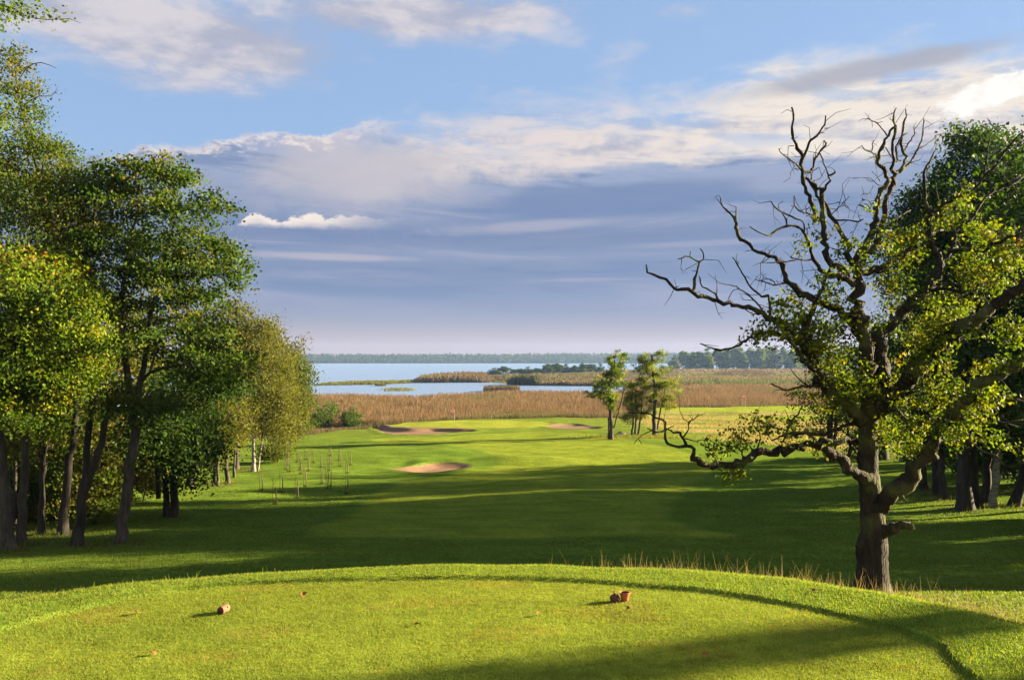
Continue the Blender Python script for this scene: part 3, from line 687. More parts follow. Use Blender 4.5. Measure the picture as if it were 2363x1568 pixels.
# ------------------------------------------------------------------ three trees in the middle distance
def mid_trees():
    g = 'three young trees in the middle distance'
    def T(base, lab, trunks, blobs, na, nl, ls, pal, seed, **kw):
        b = G(*base); d = b[1]
        tr = [vt(d, t) for t in trunks]; tr[0][0][0] = b
        for pts, r in tr[1:]:
            if abs(pts[0][2] - b[2]) < .7: pts[0][2] = hz(pts[0][0], pts[0][1])
        return tree('young_tree', lab, 'tree', b, tr, [v for q in blobs for v in vb(d, [q])], na, nl, ls, pal, seed, group=g, **kw)
    T((1411, 1013), 'left of three young trees, leaning crown of dark green leaves', [[(1411, 1013, 4.2, 0), (1410, 980, 4, 0), (1407, 930, 3.5, 0), (1406, 890, 3, 0), (1418, 840, 2, 0)], [(1405, 1012, 2.5, .3), (1404, 960, 2, .3)], [(1416, 985, 2, 0), (1432, 930, 2, -.5), (1444, 885, 1.4, -.5)]],
      [(1420, 838, 24, 24, 0, 1.6), (1386, 893, 24, 18, 0, 1.4), (1412, 878, 22, 36, 0, 1.6), (1403, 918, 22, 18, 0, 1.4), (1440, 832, 12, 10, 0, .8), (1370, 908, 18, 12, 0, 1), (1412, 935, 12, 16, 0, 1)], 210, 46, .18, 'young', 71, mixpal=('green', .45), clus=.22)
    T((1465, 1005), 'short many stemmed olive tree between the two taller young trees', [[(1465, 1005, 2.6, 0), (1467, 960, 2.2, 0), (1466, 900, 1.5, 0)], [(1456, 1008, 2.2, -.3), (1460, 970, 1.8, -.3), (1455, 910, 1.2, 0)], [(1472, 1004, 2.4, .4), (1478, 960, 2, .4), (1482, 900, 1.2, .4)]],
      [(1462, 898, 26, 28, 0, 1.6), (1470, 930, 26, 34, 0, 1.6), (1452, 930, 18, 30, 0, 1.4), (1452, 962, 18, 14, 0, 1), (1482, 880, 12, 16, 0, 1)], 220, 46, .15, 'young', 72, mixpal=('birch', .5), clus=.28)
    T((1509, 1005), 'tallest of three young trees, straight trunk and open green crown', [[(1509, 1005, 5, 0), (1509, 960, 4.5, 0), (1511, 900, 4, 0), (1506, 850, 3, 0), (1503, 818, 1.6, 0)], [(1516, 990, 2, .3), (1524, 945, 1.8, .3), (1534, 900, 1.4, .3)]],
      [(1506, 826, 26, 18, 0, 1.6), (1500, 850, 32, 20, 0, 1.8), (1516, 878, 36, 26, 0, 2), (1534, 902, 28, 34, 0, 1.8), (1518, 920, 26, 22, 0, 1.6), (1545, 930, 20, 18, 0, 1.2), (1481, 830, 12, 12, 0, .8), (1520, 815, 14, 10, 0, 1), (1495, 900, 18, 30, 0, 1.4)], 250, 46, .17, 'young', 73, mixpal=('birch', .45), clus=.26)
mid_trees()

# ------------------------------------------------------------------ trees on the right
def right_trees():
    g = 'shaded trees of the right hand wood'
    def T(base, lab, trunks, blobs, na, nl, ls, pal, seed, **kw):
        b = G(*base); d = b[1]
        tr = [vt(d, t) for t in trunks]; tr[0][0][0] = b
        for pts, r in tr[1:]:
            if abs(pts[0][2] - b[2]) < .9: pts[0][2] = hz(pts[0][0], pts[0][1])
        return tree(kw.pop('name', 'broadleaf_tree'), lab, 'tree', b, tr, [v for q in blobs for v in vb(d, [q])], na, nl, ls, pal, seed, group=g, **kw)
    T((1913, 1063), 'dark layered tree at the front corner of the right wood', [[(1911, 1063, 8, 0), (1914, 1000, 7, 0), (1918, 920, 6, 0), (1924, 850, 3, 0)], [(1921, 1062, 5, .5), (1926, 1000, 4, .5), (1930, 900, 3, .5)]],
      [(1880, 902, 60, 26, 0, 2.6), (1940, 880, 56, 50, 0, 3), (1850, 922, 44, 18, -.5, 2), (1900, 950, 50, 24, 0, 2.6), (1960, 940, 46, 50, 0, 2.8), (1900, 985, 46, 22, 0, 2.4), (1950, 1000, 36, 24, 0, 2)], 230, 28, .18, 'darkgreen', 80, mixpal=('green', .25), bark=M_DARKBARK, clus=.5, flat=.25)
    thin = T((1957, 1052), 'thin crooked stem just left of the oak trunk', [[(1957, 1052, 4, 0), (1962, 1020, 3, 0), (1954, 985, 3, 0), (1953, 930, 2, 0)]], [(1960, 930, 34, 44, 0, 1.8), (1975, 960, 26, 30, 0, 1.6)], 70, 46, .2, 'green', 81)
    r3 = T((2033, 1058), 'thick dark trunk half hidden behind the oak', [[(2033, 1058, 13, 0), (2038, 1000, 12, 0), (2046, 900, 9, 0), (2052, 800, 6, 0), (2056, 700, 3, 0)]],
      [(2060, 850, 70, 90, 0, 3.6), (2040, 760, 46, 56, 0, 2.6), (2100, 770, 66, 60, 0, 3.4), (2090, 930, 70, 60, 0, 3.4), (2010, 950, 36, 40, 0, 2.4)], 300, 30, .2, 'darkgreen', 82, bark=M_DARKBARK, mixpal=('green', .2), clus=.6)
    r4 = T((2225, 1175), 'largest tree of the right wood, thick trunk and high dark crown', [[(2225, 1175, 18, 0), (2224, 1080, 15, 0), (2222, 950, 13, 0), (2226, 750, 10, 0), (2242, 550, 7, 0), (2260, 400, 4, 0), (2266, 310, 2, 0)]],
      [(2256, 325, 52, 40, 0, 1.8), (2250, 410, 95, 70, 0, 2.8), (2200, 500, 95, 76, 0, 3), (2310, 500, 90, 90, 0, 3), (2180, 620, 90, 80, 0, 3), (2300, 640, 110, 100, 0, 3.2), (2135, 470, 36, 36, 0, 1.6), (2235, 760, 120, 90, 0, 3.4), (2335, 400, 50, 60, 0, 2), (2150, 560, 44, 50, 0, 2), (2290, 300, 26, 22, 0, 1.2), (2350, 360, 40, 46, 0, 1.6), (2375, 460, 66, 90, 0, 2.4), (2120, 470, 46, 44, 0, 1.8), (2090, 525, 30, 40, 0, 1.4), (2172, 405, 34, 34, 0, 1.4), (2340, 760, 80, 100, 0, 3), (2160, 740, 70, 70, 0, 2.6)],
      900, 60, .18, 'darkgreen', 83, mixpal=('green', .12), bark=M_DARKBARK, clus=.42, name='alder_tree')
    r5 = T((2130, 1128), 'slim grey trunk standing right of the oak limb', [[(2130, 1128, 9, 0), (2127, 1050, 8, 0), (2122, 950, 7, 0), (2125, 800, 5, 0), (2120, 640, 3, 0)]], [(2125, 850, 66, 110, 0, 3), (2110, 985, 50, 40, 0, 2.4), (2170, 780, 50, 90, 0, 2.8), (2140, 700, 50, 70, 0, 2.6), (2110, 610, 50, 66, 0, 2.4), (2092, 540, 30, 36, 0, 1.6), (2150, 590, 50, 60, 0, 2.4)], 380, 50, .2, 'darkgreen', 84, bark=M_DARKBARK, clus=.55)
    T((2160, 1141), 'first of a close pair of dark trunks in the right wood', [[(2160, 1141, 8, 0), (2157, 1060, 8, 0), (2152, 950, 6, 0), (2150, 820, 4, 0)]], [(2160, 880, 56, 90, 0, 2.8), (2150, 1010, 40, 36, 0, 2)], 150, 50, .2, 'darkgreen', 85, bark=M_DARKBARK, clus=.5)
    T((2176, 1152), 'second of the close pair of dark trunks, nearer the thick trunk', [[(2176, 1152, 9, 0), (2172, 1090, 8, 0), (2168, 980, 7, 0), (2172, 820, 4, 0)]], [(2190, 860, 60, 100, 0, 2.8), (2185, 1000, 40, 36, 0, 2)], 160, 50, .19, 'darkgreen', 86, bark=M_DARKBARK, clus=.5)
    T((2254, 1171), 'leaning dark trunk just right of the thick grey trunk', [[(2254, 1171, 9, 0), (2247, 1110, 8, 0), (2244, 1000, 7, 0), (2255, 820, 4, 0)]], [(2270, 880, 66, 90, 0, 2.6), (2250, 1000, 46, 36, 0, 2)], 170, 50, .18, 'darkgreen', 87, bark=M_DARKBARK, clus=.45)
    T((2273, 1160), 'straight black trunk behind the white birch stem', [[(2273, 1160, 10, 0), (2276, 1090, 9, 0), (2280, 980, 8, 0), (2290, 800, 5, 0)]], [(2310, 850, 70, 110, 0, 2.8), (2290, 990, 50, 40, 0, 2.2)], 180, 50, .19, 'darkgreen', 88, bark=M_DARKBARK, clus=.5)
    T((2291, 1171), 'birch with a white black flecked stem in the right wood', [[(2291, 1171, 8, 0), (2295, 1130, 8, 0), (2300, 1080, 7.5, 0), (2306, 960, 6, 0), (2315, 780, 4, 0)]], [(2330, 780, 60, 120, 0, 2.4), (2320, 920, 46, 60, 0, 2)], 170, 50, .16, 'olive', 89, bark=M_BIRCH, clus=.4, name='birch_tree')
    T((2338, 1168), 'strongly leaning dark trunk at the right picture edge', [[(2338, 1168, 12, 0), (2352, 1125, 11, 0), (2375, 1060, 10, 0), (2400, 950, 8, 0), (2420, 780, 5, 0)]], [(2400, 820, 90, 120, 0, 2.8), (2380, 960, 60, 50, 0, 2.2), (2430, 650, 90, 110, 0, 2.8)], 260, 52, .18, 'darkgreen', 90, bark=M_DARKBARK, clus=.5)
    # deeper trees: copies of the slim trunk tree, turned and scaled
    labs = ['small dark tree seen behind the boulder in the right wood', 'dark tree deep in the wood between the paired trunks and thick trunk', 'shadowed tree deep behind the white birch stem', 'dark tree deep behind the leaning edge trunk', 'slim tree deep in the wood behind the oak limb']
    for k, (px, d, sc, rz) in enumerate([(2112, 80, (.8, .8, .55), 1.0), (2205, 68, (.55, .55, 1.1), 2.2), (2300, 64, (.6, .6, 1.1), 3.1), (2380, 60, 1.1, 4.0)]):
        x = P(px, 900, d)[0]; dup(r5, (x, d, hz(x, d)), rz, sc, labs[k], g)
    # the wood goes on beyond the frame; it is what shades the valley
    off = [(27, 33, .78, 2.0, r4), (33, 40, .66, 1.0, r4), (41, 50, .8, .2, r4), (38, 32, .6, 4.4, r4), (48, 63, .95, 3.0, r4), (31, 27, .55, 5.0, r5), (40, 72, .7, 2.7, r4), (52, 48, .8, 1.4, r4), (60, 70, .95, 5.0, r4), (52, 78, .9, 2.2, r4), (46, 40, .7, .9, r4), (34, 55, .75, 3.3, r4)]
    off += [(26, 30.5, .95, .3, r3), (29, 36, 1.22, 1.2, r3), (24.5, 27.5, .7, 2.2, r3), (32, 50, .95, .2, r3), (37, 56, 1.0, 3.2, r3), (23.5, 24.5, .6, 4.2, r3), (24, 35.5, 1.15, 1.5, r3), (31, 44, .9, 2.5, r3), (36, 38, .85, 3.9, r3), (28, 40.5, 1.15, 5.1, r3), (40, 45, .95, 4.1, r3), (33, 32, .95, 2.1, r3)]
    off += [(26.5, 14.6, (.26, .26, 1.7), 1.6, thin), (24.5, 12.4, (.24, .24, 1.6), 2.8, thin)]
    for k, (x, y, sc, rz, src) in enumerate(off):
        dup(src, (x, y, hz(x, y)), rz, sc, 'tree of the right wood beyond the picture edge', 'trees of the right wood beyond the picture edge')
    # dark undergrowth that closes the wood
    for k, (px, d, sc, rz, lab) in enumerate([(2090, 79, (.55, .55, .8), .3, 'dark tree closing the gap behind the boulder'), (2240, 72, (.7, .7, 1.0), 1.9, 'dark tree filling the wood behind the thick trunk'), (2330, 66, 1.2, 4.1, 'dark tree filling the wood behind the birch stem'), (2395, 58, 1.2, 2.4, 'dark tree filling the wood at the right picture edge'), (2180, 74, 1.0, 5.5, 'dark tree filling the wood behind the paired trunks')]):
        x = P(px, 900, d)[0]; dup(r3, (x, d, hz(x, d)), rz, sc, lab, g)
def dup(root, loc, rz, sc, label, group):
    r = root.copy(); COL.objects.link(r); r.location = loc; r.rotation_euler = (0, 0, rz); r.scale = sc if isinstance(sc, tuple) else (sc, sc, sc)
    r['label'] = label
    if group: r['group'] = group
    for ch in list(root.children):
        c = ch.copy(); COL.objects.link(c); c.parent = r
        for q in ch.children:
            e = q.copy(); COL.objects.link(e); e.parent = c
    return r
right_trees()
right_bushes()

def rock(px, py, w, h, d, lab, seed):
    rg = np.random.default_rng(seed)
    b = G(px, py); s = b[1] / F
    import bmesh
    bm = bmesh.new(); bmesh.ops.create_icosphere(bm, subdivisions=3, radius=1)
    for v in bm.verts:
        n = 1 + .16 * float(wav(v.co.x * 3 + seed, v.co.y * 3 + v.co.z * 2.2, 2.6, 30)) + .05 * rg.normal()
        v.co = Vector((v.co.x * w * s * n, v.co.y * w * s * .8 * n, max(-.4, v.co.z) * h * s * n * (1 + .35 * v.co.x)))
    me = bpy.data.meshes.new('boulder'); bm.to_mesh(me); bm.free()
    o = obj('boulder', me, M_ROCK); o.location = b
    tag(o, lab, 'boulder', 'boulders lying in the grass')
rock(2093, 1064, 18, 26, 0, 'large dark boulder among the trunks right of the oak', 1)
rock(1431, 1004, 11, 8, 0, 'small grey boulder beside the young tree trunks', 2)
rock(1455, 1004, 10, 5, 0, 'flat low stone under the many stemmed young tree', 4)
# ------------------------------------------------------------------ the old oak
OD = 15.7
def build_oak():
    rg = np.random.default_rng(99)
    b = np.array([P(2013, 1370, OD)[0], OD, 0.0]); b[2] = hz(b[0], b[1])
    root = empty('oak_tree', b, 'old half dead oak with bare top branches and yellow green leaves', 'tree')
    px5 = 1 / 2.6554; px6 = 1 / 2.309; px4 = 1 / 3.3346
    skel = []                                  # sampled limb points for leaves and twigs
    def path(conv, k, pts, d0, d1):
        n = len(pts); o = []; r = []
        for i, q in enumerate(pts):
            X, Y = conv(q[0], q[1]); t = i / max(1, n - 1)
            o.append(P(X, Y, OD + d0 + (d1 - d0) * t)); r.append(q[2] * k * OD / F)
        return np.array(o), np.array(r)
    def limb(g, p, r, step=.12, sides=8, rough=.17, gnarl=.5):
        q, rr = catmull(p, r, step)
        if len(q) > 3:
            jit = rg.normal(size=q.shape) * np.minimum(rr[:, None] * gnarl, .03); jit[0] = 0; q = q + jit
            rr = rr * (1 + rg.normal(size=len(rr)) * .12)
        g.tube(q, rr, sides, rough=rough, rg=rg); skel.append((q, rr))
    # trunk
    g = Geo()
    X = [(1240, 1500, 92), (1238, 1450, 84), (1236, 1380, 78), (1238, 1290, 76), (1236, 1215, 80), (1243, 1130, 66), (1240, 1060, 62), (1232, 980, 58), (1222, 880, 54), (1216, 780, 50), (1217, 690, 48), (1213, 610, 47), (1220, 540, 46), (1225, 480, 40)]
    o = []; r = []
    for x, y, w in X:
        a, c = c6(x, y); o.append(P(a, c, OD)); r.append(w * px6 * OD / F)
    o[0][2] = min(o[0][2], b[2] - .25)
    q, rr = catmull(o, r, .09)
    q[:, 1] += .015 * np.sin(np.arange(len(q)) * .7)
    rr = rr * (1 + .45 * np.exp(-np.clip(q[:, 2] - b[2], 0, None) / .16))
    g.tube(q, rr, 20, rough=.05, rg=rg); skel.append((q, rr))
    def knob(x, y, w, dy):
        a, c = c6(x, y); p = P(a, c, OD + dy); s = w * px6 * OD / F
        g.tube(np.array([p + np.array([-.6 * s, 0, -.9 * s]), p + np.array([-.15 * s, 0, -.5 * s]), p, p + np.array([-.1 * s, 0, .6 * s]), p + np.array([-.5 * s, 0, 1.0 * s])]), np.array([.2, .75, 1, .7, .15]) * s, 9, rough=.18, rg=rg)
    knob(1180, 1205, 34, 0); knob(1172, 740, 24, -.02); knob(1290, 1020, 26, -.05); knob(1175, 700, 18, 0)
    g.build('trunk', M_OAKBARK, root, origin=b)
    def stub(name, pts, d0, d1, lab):
        g = Geo(); p, r = path(c6, px6, pts, d0, d1); limb(g, p, r, .06, 11, .10); ob = g.build(name, M_OAKBARK, root, origin=b)
        ob['label'] = lab
    stub('sawn_branch', [(1270, 1120, 40), (1305, 1108, 30), (1345, 1108, 24), (1400, 1098, 21), (1455, 1080, 20)], -.1, -.35, 'short sawn off branch on the right side of the trunk')
    def big(name, segs, lab=None):
        g = Geo()
        for conv, k, pts, d0, d1 in segs:
            p, r = path(conv, k, pts, d0, d1)
            wd = r.max(); limb(g, p, np.maximum(r, .006), .10 if wd > .05 else .08, 12 if wd > .09 else (8 if wd > .03 else 5))
        ob = g.build(name, M_OAKBARK, root, origin=b)
        if lab: ob['label'] = lab
    A5 = lambda pts, d0=0, d1=0: (c5, px5, pts, d0, d1)
    A6 = lambda pts, d0=0, d1=0: (c6, px6, pts, d0, d1)
    A4 = lambda pts, d0=0, d1=0: (c4, px4, pts, d0, d1)
    # central stem and the left/centre stems growing from it
    big('limb', [
        A6([(1222, 520, 44), (1215, 350, 42), (1200, 180, 38), (1195, 60, 36), (1180, -10, 34)]),
        A5([(1352, 1500, 38), (1338, 1380, 34), (1330, 1250, 32), (1325, 1120, 30), (1310, 1060, 20), (1285, 985, 16), (1260, 915, 14), (1190, 800, 13), (1130, 710, 12), (1070, 620, 10), (1045, 560, 9)], 0, .4),
        A5([(1305, 1180, 24), (1250, 1110, 24), (1185, 1070, 20), (1150, 1010, 18), (1130, 940, 18), (1115, 850, 16), (1110, 760, 16), (1110, 650, 14), (1080, 595, 12), (1045, 560, 11), (1002, 530, 12), (985, 470, 12), (992, 410, 11), (965, 360, 9), (945, 310, 8), (928, 230, 7), (941, 180, 6), (928, 110, 4)], -.1, -.6),
        A5([(1100, 800, 12), (1062, 735, 12), (1032, 655, 12), (1005, 575, 11), (998, 530, 11)], -.4, -.5),
        A5([(990, 415, 9), (1020, 380, 8), (1045, 310, 7), (1100, 260, 6), (1130, 220, 5), (1142, 160, 3.5)], -.5, -.9),
        A5([(1130, 238, 3), (1158, 237, 2)], -.8, -.85), A5([(1105, 262, 3), (1130, 268, 2)], -.8, -.9),
        A5([(1000, 512, 10), (1045, 508, 9), (1065, 450, 8), (1095, 390, 7), (1130, 350, 6), (1140, 335, 5), (1128, 310, 3)], -.4, 0),
        A5([(1138, 345, 4), (1145, 325, 2)], -.1, 0),
        A5([(985, 490, 7), (952, 452, 6), (900, 420, 5), (868, 395, 4), (848, 362, 3)], -.5, -.9),
        A5([(970, 490, 3), (935, 490, 2), (922, 508, 1.5)], -.5, -.7),
        A5([(1110, 640, 9), (1150, 590, 8), (1167, 555, 7), (1155, 530, 6), (1200, 512, 6), (1190, 495, 3)], -.4, -.7),
        A5([(1160, 530, 5), (1130, 470, 4.5), (1113, 410, 4), (1095, 390, 4)], -.5, -.2),
        A5([(1100, 780, 5), (1040, 760, 5), (990, 750, 4.5), (945, 712, 4), (942, 650, 2.5)], -.4, -.8), A5([(948, 715, 3), (925, 712, 1.5)], -.7, -.8),
        A5([(940, 345, 3), (908, 347, 1.6)], -.5, -.6), A5([(948, 318, 2.6), (925, 298, 1.6)], -.5, -.6),
        A5([(1195, 798, 6), (1270, 800, 5.5), (1335, 812, 5), (1368, 796, 4)], .1, .3),
        A5([(1170, 770, 4), (1215, 725, 3.5), (1250, 690, 3), (1280, 655, 2)], 0, .4), A5([(1205, 735, 2.5), (1225, 690, 2), (1240, 632, 1.2)], .1, .3),
        A5([(1045, 560, 4), (1060, 500, 3), (1100, 475, 2)], .2, .5), A5([(1060, 560, 3), (1110, 545, 2)], .2, .5),
    ], 'bare forked centre stem reaching highest on the left')
    # right-hand bare crown
    big('limb', [
        A5([(1325, 1090, 26), (1345, 1010, 24), (1368, 960, 22), (1430, 880, 20), (1450, 790, 18), (1455, 700, 16), (1490, 620, 16), (1525, 550, 15)], .1, .5),
        A5([(1335, 1090, 22), (1400, 1010, 20), (1470, 900, 18), (1500, 790, 18), (1515, 690, 18), (1545, 600, 17), (1560, 530, 15), (1580, 505, 13)], .2, .8),
        A5([(1570, 520, 11), (1545, 490, 11), (1548, 400, 10), (1555, 300, 9), (1565, 225, 8), (1550, 190, 6), (1565, 120, 4.5)], .7, .4),
        A5([(1525, 550, 13), (1495, 480, 12), (1457, 445, 12), (1475, 360, 10), (1503, 305, 9), (1550, 240, 7), (1575, 220, 4)], .5, .2),
        A5([(1513, 283, 5), (1465, 222, 4.5), (1420, 190, 4), (1402, 180, 3.5)], .3, 0),
        A5([(1455, 440, 6), (1440, 400, 5), (1418, 382, 4.5), (1378, 368, 4), (1360, 342, 3)], .4, 0), A5([(1418, 382, 4), (1425, 330, 3.4), (1432, 315, 3.4)], .2, .1),
        A5([(1580, 505, 12), (1630, 440, 10), (1620, 395, 9), (1600, 350, 8), (1602, 290, 8), (1614, 205, 7), (1635, 165, 5), (1628, 122, 4)], .8, 1.2),
        A5([(1580, 440, 7), (1570, 350, 6), (1605, 295, 6), (1635, 268, 4)], .9, 1.1),
        A5([(1620, 372, 5), (1650, 320, 4.5), (1682, 272, 4), (1676, 232, 3)], 1.0, 1.4), A5([(1680, 268, 2.5), (1694, 266, 1.5)], 1.4, 1.4),
        A5([(1590, 510, 10), (1650, 452, 8), (1700, 370, 7), (1730, 280, 5), (1740, 180, 3.5)], .8, 1.4), A5([(1703, 370, 4), (1770, 330, 3.5), (1826, 270, 3)], 1.1, 1.6),
        A5([(1505, 355, 4), (1530, 400, 4), (1570, 440, 4), (1600, 430, 3)], .3, .9),
        A5([(1495, 590, 4), (1450, 580, 3), (1420, 548, 2.6), (1370, 540, 2), (1300, 545, 1.2)], .4, 0), A5([(1470, 560, 3), (1440, 520, 2), (1420, 500, 1.4)], .4, .2),
        A5([(1460, 640, 5), (1420, 705, 4), (1400, 680, 2.6), (1365, 675, 1.6)], .4, .1), A5([(1430, 590, 2.2), (1400, 640, 1.6), (1362, 640, 1.2)], .3, 0),
        A5([(1470, 900, 6), (1520, 830, 5), (1600, 770, 4), (1655, 740, 3)], .5, 1.2),
    ], 'bare antler like stem right of the centre')
    # big left limb with long bare end
    big('limb', [
        A5([(1330, 1420, 28), (1240, 1360, 25), (1130, 1310, 24), (1020, 1262, 22), (940, 1205, 20), (888, 1178, 18), (890, 1115, 16), (850, 1042, 14), (790, 1010, 12), (700, 980, 12), (640, 932, 11), (600, 890, 11), (592, 815, 9), (558, 760, 8), (508, 720, 6), (490, 655, 3.5)], .1, 1.4),
        A5([(602, 895, 6), (588, 800, 5), (590, 720, 3.5)], 1.1, 1.2), A5([(505, 715, 4), (465, 660, 2)], 1.3, 1.5),
        A5([(885, 1185, 6), (820, 1195, 5), (770, 1180, 4), (705, 1160, 2.5)], .7, .4), A5([(830, 1195, 4), (800, 1160, 3), (745, 1165, 2)], .6, .3),
        A5([(1220, 1370, 10), (1290, 1450, 8), (1340, 1500, 8)], .1, 0),
        A5([(790, 1008, 3), (800, 985, 2), (780, 980, 1.3)], .8, .8),
    ], 'left limb bending up into a long bare branch')
    big('limb', [
        A5([(1310, 1200, 18), (1255, 1165, 18), (1180, 1130, 16), (1110, 1095, 14), (1065, 1035, 11), (1042, 955, 10), (1022, 895, 9), (980, 850, 8), (920, 832, 7), (860, 846, 6), (812, 880, 5), (770, 893, 4.4), (710, 868, 4), (672, 838, 3)], -.2, -1.2),
        A5([(900, 828, 6), (884, 770, 5), (848, 736, 4.4), (815, 705, 3.6), (800, 685, 3)], -.9, -1.2), A5([(880, 755, 5), (950, 790, 5), (1000, 812, 5), (1010, 880, 5)], -.9, -.7),
        A5([(850, 735, 3), (850, 700, 2), (876, 685, 1.6)], -1, -1.1), A5([(890, 790, 2.5), (895, 820, 2)], -.9, -.9),
        A5([(1062, 1042, 6), (985, 1042, 5), (925, 1022, 3)], -.5, -.8), A5([(985, 1040, 4), (850, 1055, 3.5), (760, 1060, 3), (738, 1060, 2)], -.6, -1.2),
    ], 'mid left branch ending in a drooping curved tip')
    # long low left limb through the foliage
    big('limb', [
        A6([(1215, 540, 34), (1160, 505, 34), (1085, 440, 32), (1020, 385, 31), (975, 340, 30), (935, 265, 28), (905, 190, 24), (870, 130, 22), (826, 88, 20)], 0, -.9),
        A5([(955, 1512, 20), (850, 1432, 18), (755, 1372, 16), (632, 1330, 13), (472, 1296, 12), (322, 1242, 11), (205, 1212, 9), (152, 1162, 8), (42, 1116, 6), (35, 1070, 3.6)], -.9, -1.6),
        A5([(322, 1240, 8), (345, 1140, 7), (350, 1080, 6), (392, 1042, 5.5), (392, 1010, 4.5), (370, 975, 3)], -1.3, -1.1),
        A5([(368, 1056, 5), (302, 1026, 4.4), (235, 1038, 3)], -1.2, -1.4), A5([(304, 1026, 3), (309, 990, 2.2)], -1.3, -1.3),
        A5([(476, 1290, 6), (462, 1250, 5.5), (382, 1205, 4.4), (362, 1140, 3)], -1.3, -1.0), A5([(470, 1262, 3.4), (472, 1190, 2.2)], -1.3, -1.3),
        A5([(795, 1395, 10), (786, 1262, 9), (752, 1265, 7), (690, 1222, 6), (640, 1150, 5), (602, 1080, 4), (565, 1025, 2.4)], -1, -.6), A5([(600, 1080, 3), (602, 1050, 2)], -.7, -.7),
        A5([(760, 1370, 6), (700, 1290, 5), (610, 1220, 4), (555, 1196, 2.4)], -1, -1.3), A5([(540, 1285, 3), (570, 1230, 2), (610, 1215, 1.2)], -1.3, -1.4),
        A5([(640, 1340, 4), (680, 1370, 3), (720, 1375, 2)], -1.2, -1.4), A5([(200, 1212, 2.4), (240, 1205, 1.8)], -1.5, -1.6),
        A6([(905, 190, 20), (887, 100, 20), (885, 40, 18), (880, -20, 16)], -.7, -.7),
        A5([(1010, 1500, 16), (1020, 1410, 15), (1050, 1350, 14), (1085, 1270, 13), (1130, 1190, 9), (1160, 1100, 6), (1166, 1048, 3)], -.7, -.9),
        A6([(935, 270, 12), (860, 200, 11), (800, 120, 10), (720, 66, 8), (600, 90, 7), (530, 132, 6), (452, 158, 5), (382, 150, 4), (320, 124, 2.6)], -.8, -1.4),
        A6([(980, 345, 9), (900, 352, 7), (832, 366, 6), (762, 370, 4), (700, 340, 2.6)], -.5, -1.2),
        A6([(900, 352, 4), (830, 300, 3), (800, 255, 2)], -.7, -.8),
        A5([(700, 1500, 6), (760, 1490, 7), (840, 1500, 8), (960, 1560, 10)], -1.1, -.9),
    ], 'longest left limb stretching out over the fairway')
    # right-hand limbs
    big('limb', [
        A6([(1240, 500, 44), (1270, 330, 46), (1285, 180, 42), (1262, 120, 40), (1245, 60, 38)], 0, .4),
        A5([(1440, 1540, 36), (1530, 1440, 34), (1640, 1330, 30), (1760, 1232, 27), (1805, 1170, 25), (1828, 1070, 24), (1822, 1015, 20), (1782, 940, 15), (1768, 800, 14), (1748, 650, 9), (1742, 500, 8), (1780, 430, 6), (1806, 372, 4)], .4, 1.2),
        A5([(1775, 780, 11), (1850, 712, 10), (1950, 662, 9), (2050, 600, 9), (2110, 530, 8), (2170, 478, 8), (2232, 380, 7), (2300, 300, 6), (2352, 258, 4)], 1, .2),
        A5([(1835, 1060, 18), (1915, 985, 13), (1945, 860, 11), (2040, 790, 9), (2092, 692, 8), (2170, 622, 7), (2280, 582, 6), (2352, 530, 5)], .8, 1.8),
        A5([(1900, 992, 12), (2000, 978, 12), (2085, 992, 11), (2150, 960, 10), (2215, 928, 9), (2352, 872, 7)], .8, -.2),
        A5([(1760, 1235, 10), (1850, 1215, 9), (1950, 1235, 7), (2080, 1280, 5), (2150, 1300, 3)], .6, -.4), A5([(1950, 1235, 4), (2060, 1225, 3), (2150, 1180, 2)], .3, .2),
        A5([(2150, 960, 5), (2210, 935, 4), (2280, 880, 3)], .3, 0), A5([(2110, 535, 4), (2140, 300, 4), (2170, 250, 3), (2230, 232, 2)], .6, .4),
    ], 'right limb forking into two tall dead branches')
    big('limb', [
        A5([(1340, 1135, 22), (1400, 1120, 20), (1480, 1100, 18), (1560, 1060, 17), (1640, 990, 16), (1725, 915, 15), (1800, 870, 10), (1860, 860, 5)], .2, 1.6)], None)
    big('limb', [
        A6([(1245, 500, 46), (1310, 440, 48), (1395, 385, 46), (1430, 320, 44), (1500, 225, 42), (1610, 130, 38), (1720, 40, 34), (1800, -10, 30)], 0, -1.2),
        A5([(1860, 1560, 36), (2000, 1440, 34), (2160, 1340, 30), (2260, 1270, 28), (2352, 1205, 26), (2480, 1100, 18)], -1.0, -1.8),
        A5([(2000, 1440, 10), (2060, 1390, 9), (2200, 1400, 6), (2300, 1330, 4), (2360, 1320, 3)], -1.3, -1.6), A5([(1980, 1455, 8), (2080, 1480, 6), (2140, 1540, 4)], -1.3, -1.8),
        A6([(1400, 390, 12), (1480, 370, 9), (1560, 310, 7), (1660, 290, 5)], -.6, -1.0),
    ], 'thick mossy limb rising to the right across the wood')
